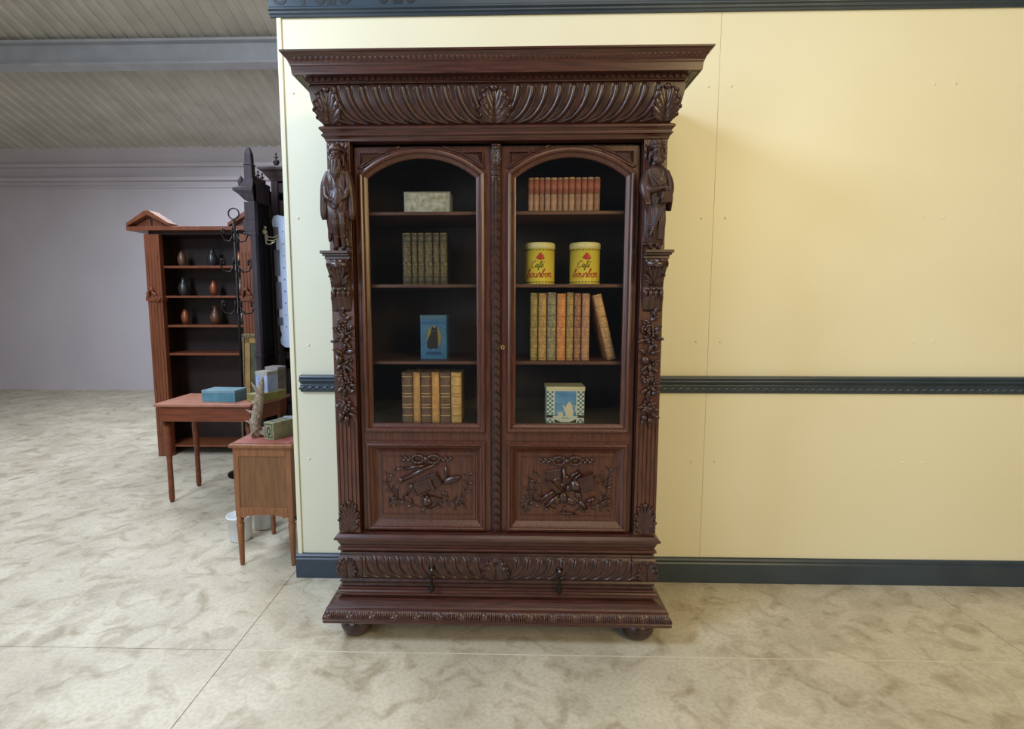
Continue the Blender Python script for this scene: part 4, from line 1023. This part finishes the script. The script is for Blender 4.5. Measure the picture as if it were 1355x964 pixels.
# ------------------------------------------------------------------ gilt frame leaning
gl = mat('worn_gilt_frame', '8b7a5a', '6e6048', .45, .2, scale=60, bump=.5, bscale=80); oc = mat('ochre_frame', 'a47e42', '8e6a34', .5, scale=20)
t = thing('picture_frame', 'carved gilt picture frame with beaded edge behind the table, tallest thing below the hooks', 'picture frame', (-2.26, 1.93, .0))
t.rotation_euler = (math.radians(-4), 0, 0)
b = MB(); fw_, fh = .36, 1.205
for x0, x1, z0, z1 in ((-fw_/2, -fw_/2+.035, 0, fh), (fw_/2-.035, fw_/2, 0, fh), (-fw_/2, fw_/2, fh-.035, fh), (-fw_/2, fw_/2, 0, .035)): b.box(x0, x1, -.02, .01, z0, z1)
for k in range(50):
    for x in (-fw_/2+.016, fw_/2-.016): b.sphere((x, -.022, .012+k*.0238), .009, 8, 5)
for k in range(15): b.sphere((-fw_/2+.012+k*.0238, -.022, fh-.016), .009, 8, 5)
b.build('outer_frame', gl, t, bevel=.003)
b = MB()
for x0, x1, z0, z1 in ((-fw_/2+.035, -fw_/2+.085, .035, fh-.035), (fw_/2-.085, fw_/2-.035, .035, fh-.035), (-fw_/2+.035, fw_/2-.035, fh-.085, fh-.035), (-fw_/2+.035, fw_/2-.035, .035, .085)): b.box(x0, x1, -.012, .006, z0, z1)
b.build('inner_frame', oc, t, bevel=.003, label='plain ochre inner frame')
b = MB(); b.box(-fw_/2+.08, fw_/2-.08, -.004, .002, .08, fh-.08); b.build('picture', mat('dark_picture', '3a3a30', '57573c', .4, scale=9), t)

# ------------------------------------------------------------------ gothic wardrobe seen from its side
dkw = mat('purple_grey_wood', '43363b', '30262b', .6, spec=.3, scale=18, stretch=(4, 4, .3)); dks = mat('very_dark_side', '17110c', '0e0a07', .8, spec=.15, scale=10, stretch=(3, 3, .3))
def finial(mb, c_, s=1.0): mb.lathe([(.0, .17*s), (.010*s, .165*s), (.012*s, .15*s), (.006*s, .14*s), (.009*s, .13*s), (.026*s, .12*s), (.008*s, .105*s), (.010*s, .095*s), (.034*s, .085*s), (.036*s, .06*s), (.020*s, .035*s), (.014*s, .015*s), (.028*s, 0)][::-1], c_, 16)
GW = thing('gothic_hall_stand', 'tall gothic hall stand with a row of finials, its plain dark back turned this way', 'hall stand', (-2.055, 1.5, 0))
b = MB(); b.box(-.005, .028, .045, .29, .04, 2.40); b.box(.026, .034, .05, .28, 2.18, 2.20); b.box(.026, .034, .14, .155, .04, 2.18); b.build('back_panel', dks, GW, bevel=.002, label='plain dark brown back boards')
b = MB(); b.box(-.010, -.004, .045, .29, .04, 2.30)
for k in range(4): b.box(-.018, -.008, .07, .24, .1+.55*k, .5+.55*k)
b.build('front_panel', dkw, GW, bevel=.003)
for y in (0, .275):
    b = MB(); b.box(-.008, .036, y, y+.045, 0, 2.42); b.box(-.014, .040, y-.006, y+.055, 1.04, 1.07); b.box(-.045, .040, y-.004, y+.054, 2.02, 2.05); b.box(-.060, .038, y-.004, y+.054, 2.05, 2.14); b.box(-.045, .038, y-.002, y+.052, 2.14, 2.28); b.box(-.02, .045, y-.01, y+.06, 0, .12); b.build('post', dkw, GW, bevel=.003)
b = MB(); prof = [(.0, 2.29), (.02, 2.31), (.05, 2.34), (.085, 2.365), (.085, 2.385), (.03, 2.40), (.0, 2.46)]
b.loft([[(-.034-o, -.004-o*.25, z), (.036, -.004-o*.25, z), (.036, .30, z), (-.034-o, .30, z)] for o, z in prof], smooth=False); b.build('cornice', dkw, GW)
b = MB(); b.loft([[(x-w_, .025-w_, z), (x+w_, .025-w_, z), (x+w_, .025+w_, z), (x-w_, .025+w_, z)] for x, w_, z in ((0, .030, 2.40), (0, .030, 2.56), (0, .034, 2.565), (0, .026, 2.58), (0, .024, 2.65), (0, .010, 2.70))], smooth=False)
b.build('pinnacle', dkw, GW)
b = MB(); b.lathe([(.022, 2.46), (.020, 2.50), (.026, 2.52), (.014, 2.55), (.0, 2.57)], (-.075, .03, -.08), 14); b.build('small_pinnacle', dkw, GW)
for k in range(3):
    b = MB(); finial(b, (0, .09+k*.075, 2.43), .75); b.build('finial', dkw, GW)
b = MB(); b.loft([[(x, y, z) for y, z in ((.05, 2.39), (.26, 2.39), (.26, 2.42), (.22, 2.45), (.20, 2.425), (.15, 2.455), (.12, 2.425), (.05, 2.47))] for x in (-.01, .02)], smooth=False); b.build('top_crest', dks, GW)

# tall dark wardrobe close to the wall end
DW = thing('panelled_wardrobe', 'tall purple grey panelled wardrobe with corner finial half hidden by the wall end', 'wardrobe', (-1.655, 1.875, 0)); DW.scale = (.968, .968, .968)
b = MB(); b.box(-.40, -.34, -.01, .05, 0, 2.60); b.box(.34, .40, -.01, .05, 0, 2.60); b.box(-.40, -.38, 0, .5, .05, 2.60); b.box(.38, .40, 0, .5, .05, 2.60); b.box(-.4, .4, .48, .5, .05, 2.60); b.box(-.40, .40, 0, .5, 2.58, 2.60); b.box(-.34, .34, 0, .04, .05, .14); b.box(-.34, .34, 0, .04, 1.02, 1.09); b.box(-.34, .34, 0, .04, 2.50, 2.60)
b.build('carcass', dkw, DW, bevel=.004)
for x0, x1 in ((-.335, -.003), (.003, .335)):
    b = MB(); b.box(x0, x1, .005, .03, 1.10, 2.49)
    b.box(x0, x0+.05, -.005, .01, 1.10, 2.49); b.box(x1-.05, x1, -.005, .01, 1.10, 2.49); b.box(x0, x1, -.005, .01, 2.43, 2.49); b.box(x0, x1, -.005, .01, 1.10, 1.16); b.build('upper_door', dkw, DW, bevel=.004)
    b = MB(); b.box(x0, x1, .005, .03, .15, 1.01); b.box(x0, x0+.05, -.005, .01, .15, 1.01); b.box(x1-.05, x1, -.005, .01, .15, 1.01); b.box(x0, x1, -.005, .01, .93, 1.01); b.box(x0, x1, -.005, .01, .60, .63); b.build('lower_door', dkw, DW, bevel=.004)
b = MB(); b.loft([[(-.40-o, -.01-o, z), (.40+o, -.01-o, z), (.40+o, .5, z), (-.40-o, .5, z)] for o, z in ((0, 2.60), (.012, 2.62), (.03, 2.64), (.05, 2.67), (.075, 2.685), (.08, 2.70), (.08, 2.715), (0, 2.72))], smooth=False); b.build('cornice', mat('brown_grey_cornice', '564546', '44373a', .45), DW)
for x in (-.36, .36):
    b = MB(); finial(b, (x, .03, 2.718), .80); b.build('finial', dkw, DW)
b = MB(); b.box(-.30, .38, .10, .13, 2.72, 2.90); b.box(-.33, .40, .08, .14, 2.90, 2.93); b.build('crest_board', dkw, DW, bevel=.006)

# white scalloped panel with grey patches
wp = mat('pale_blue_white_panel', 'c8d2f0', 'bcc8e8', .45, scale=10); gp = mat('grey_patch', '6a6878', '5e5c6c', .5)
t = thing('white_panel', 'tall pale blue panel with rounded ends and grey edge patches beside the wall end', 'panel', (-1.855, 1.79, 0))
pts = []; zb, zt = 1.10, 2.22
outl = [(-.01, zb+.0), (-.13, zb+.0), (-.165, zb+.03), (-.170, zb+.07), (-.155, zb+.11), (-.165, zb+.15)] + [(-.168-.005*(k%2), zb+.18+.78*k/8) for k in range(9)] + [(-.180, zt-.12), (-.198, zt-.09), (-.200, zt-.05), (-.185, zt-.01), (-.15, zt), (-.10, zt-.012), (-.05, zt), (.3, zt), (.3, zb)]
b = MB(); b.loft([[(x+.05, y, z) for x, z in outl] for y in (-.02, .02)], smooth=False); b.build('board', wp, t, bevel=.004)
for z0, z1, x in ((2.03, 2.12, -.180), (1.71, 1.93, -.178), (1.43, 1.66, -.175), (1.29, 1.36, -.172)):
    b = MB(); b.box(x+.040, x+.085, -.024, .024, z0, z1); b.build('grey_patch', gp, t, bevel=.002)
b = MB()
for k in range(9): b.sphere((-.06-.0*k, -.021, 2.08-.1*k), .006, 8, 5)
b.build('stud', gp, t)
b = MB(); b.box(.0, .34, .02, .04, .0, 1.14); b.build('stand', dkw, t)

# brass hooks on the dark side of the gothic wardrobe
t = thing('coat_hook', 'pale triple armed coat hook on the dark back of the gothic hall stand', 'hook', (-2.012, 1.62, 2.06))
pw = mat('pale_brass', 'b5a98a', '968a6c', .35, .4, scale=30)
b = MB(); b.lathe([(.02, -.012), (.024, 0), (.018, .015), (.008, .02)], (0, 0, 0), 12); b.v = [(v[2]+.010, v[1], v[0]) for v in b.v]; b.sphere((.018, 0, .035), .012); b.build('rose', pw, t)
for k, (dx, dz, dy) in enumerate(((.11, -.085, -.05), (.11, -.05, .02), (.10, -.02, .06))):
    b = MB(); b.tube([(.016, 0, 0), (.03, dy*.3, dz*.9-.02), (dx*.6, dy*.7, dz-.02), (dx, dy, dz)], [.007, .006, .005, .004], 8); b.sphere((dx, dy, dz), .007); b.build('arm', pw, t)

# open bookcase with orange brown pilaster
ob = mat('orange_brown_wood', '80482c', '68371f', .42, scale=16, stretch=(5, 5, .3))
OB = thing('open_bookcase', 'orange brown open bookcase with broken pediment far left behind the hall stand', 'bookcase', (-2.89, 2.24, 0))
b = MB(); b.box(-.50, -.48, 0, .34, 0, 2.14); b.box(.48, .50, 0, .34, 0, 2.14); b.box(-.5, .5, .32, .34, 0, 2.14); b.box(-.5, .5, 0, .34, 2.12, 2.15); b.build('carcass', mat('dark_inside', '33201a', '271813', .6), OB, bevel=.002)
for x in (-.52, .38):
    b = MB(); b.box(x, x+.14, -.04, .02, 0, 2.12)
    for k in range(4): b.box(x+.02+k*.03, x+.03+k*.03, -.046, -.038, .2, 1.95)
    b.box(x-.01, x+.15, -.055, .02, 1.50, 1.54)
    P2 = b.build('pilaster', ob, OB, bevel=.003)
    b = MB()
    for k in range(6): b.blob((x+.02+.02*k, -.062, 1.56+.05*math.sin(k)), (math.sin(k*1.7), -.2, 1), (0, -1, 0), .06, .03, .03)
    b.build('pilaster_carving', ob, P2)
for z in (.10, .55, 1.0, 1.27, 1.55, 1.83):
    b = MB(); b.box(-.48, .48, .01, .32, z-.02, z); b.build('shelf', ob, OB, bevel=.002)
for cx in (-.45, .50):
    b = MB()
    for s in (-1, 1):
        Q = [(cx+s*.20, 2.185), (cx+s*.20, 2.215), (cx+s*.02, 2.33), (cx, 2.33), (cx, 2.29)]
        b.loft([[(x, y, z) for x, z in Q] for y in (-.08, .06)], smooth=False)
        Q = [(cx+s*.17, 2.185), (cx+s*.02, 2.27), (cx+s*.01, 2.185)]
        b.loft([[(x, y, z) for x, z in Q] for y in (-.02, .04)], smooth=False)
    b.build('pediment', ob, OB, bevel=.003)
b = MB(); b.box(-.66, .70, -.07, .30, 2.15, 2.186); b.build('top_moulding', ob, OB, bevel=.003)
# little vases in it
vm = [mat('brown_glaze', '6d4a36', '573828', .3, coat=.3), mat('dark_glaze', '2b2a2c', '3a3838', .3, coat=.3), mat('copper_glaze', '9a5a3c', '7c452c', .3, .3)]
n = 0
posn = {1.83: 'top', 1.55: 'second', 1.27: 'third', 1.0: 'fourth'}
for zi, z in enumerate((1.83, 1.55, 1.27)):
    for xi, x in enumerate((-.30, 0, .27)):
        sc_ = .8+.2*((xi+zi) % 2)
        b = MB(); b.lathe([(.0, 0), (.028*sc_, 0), (.045*sc_, .04), (.05*sc_, .08), (.035*sc_, .12), (.018*sc_, .15), (.024*sc_, .18*sc_), (.016*sc_, .178*sc_)], n=20)
        o = b.build('vase', vm[(xi+zi) % 3]); tag(o, '%s vase on the %s shelf of the orange brown bookcase, %s' % (('brown', 'black', 'copper')[(xi+zi) % 3], posn[z], ('at the left', 'in the middle', 'at the right')[xi]), 'vase', 'vases in the open bookcase', (-2.89+x, 2.41, z))
# wrought iron hat stand before it
t = thing('coat_stand', 'black wrought iron coat stand with curled arms before the open bookcase', 'coat stand', (-2.29, 1.70, 0))
b = MB(); b.tube([(0, 0, .02), (0, 0, 2.18)], .012, 10); b.lathe([(.15, 0), (.15, .015), (.05, .03), (.02, .08)], (0, 0, 0), 24); b.build('pole', M['iron'], t)
for zz, L_ in ((2.05, .10), (1.80, .12), (1.45, .13)):
    for k in range(4):
        a_ = PI/2*k+.3; dx, dy = math.cos(a_), math.sin(a_)
        b = MB(); q = [(dx*r_, dy*r_, zz+h_) for r_, h_ in ((0.01, 0), (L_*.4, -.06), (L_*.8, -.05), (L_, .0), (L_*.92, .05), (L_*.78, .04), (L_*.80, .01))]
        b.tube(q, [.007]*7, 8); b.sphere(q[-1], .012); b.build('curled_arm', M['iron'], t)
b = MB(); q = [(.045*math.cos(a_), 0, 2.22+.045*math.sin(a_)) for a_ in [2*PI*k/16 for k in range(17)]]; b.tube(q, .006, 8); b.build('top_ring', M['iron'], t)

# white pots on the floor
for i, (x, y, h_, lab) in enumerate(((-1.70, .44, .15, 'taller white pot on the floor under the red topped cabinet, at the left'), (-1.63, .62, .13, 'shorter white pot on the floor behind the red topped cabinet leg'))):
    b = MB(); b.lathe([(.0, 0), (.058, 0), (.064, .01), (.074, h_), (.078, h_), (.078, h_+.012), (.070, h_+.012), (.060, .02), (0, .02)], n=28); o = b.build('pot', M['white']); tag(o, lab, 'pot', 'white pots on the floor', (x, y, 0))
# dark cast shoe-like object behind the cabinet leg
b = MB(); b.lathe([(.0, 0), (.05, 0), (.055, .03), (.03, .06), (.025, .10), (.04, .13), (.0, .14)], n=20); b.blob((.05, -.02, .05), (1, -.3, .3), (0, 0, 1), .12, .05, .05)
o = b.build('iron_weight', M['iron']); tag(o, 'small black cast ornament on the floor in shade behind the side cabinet', 'ornament', loc=(-1.46, .78, 0))
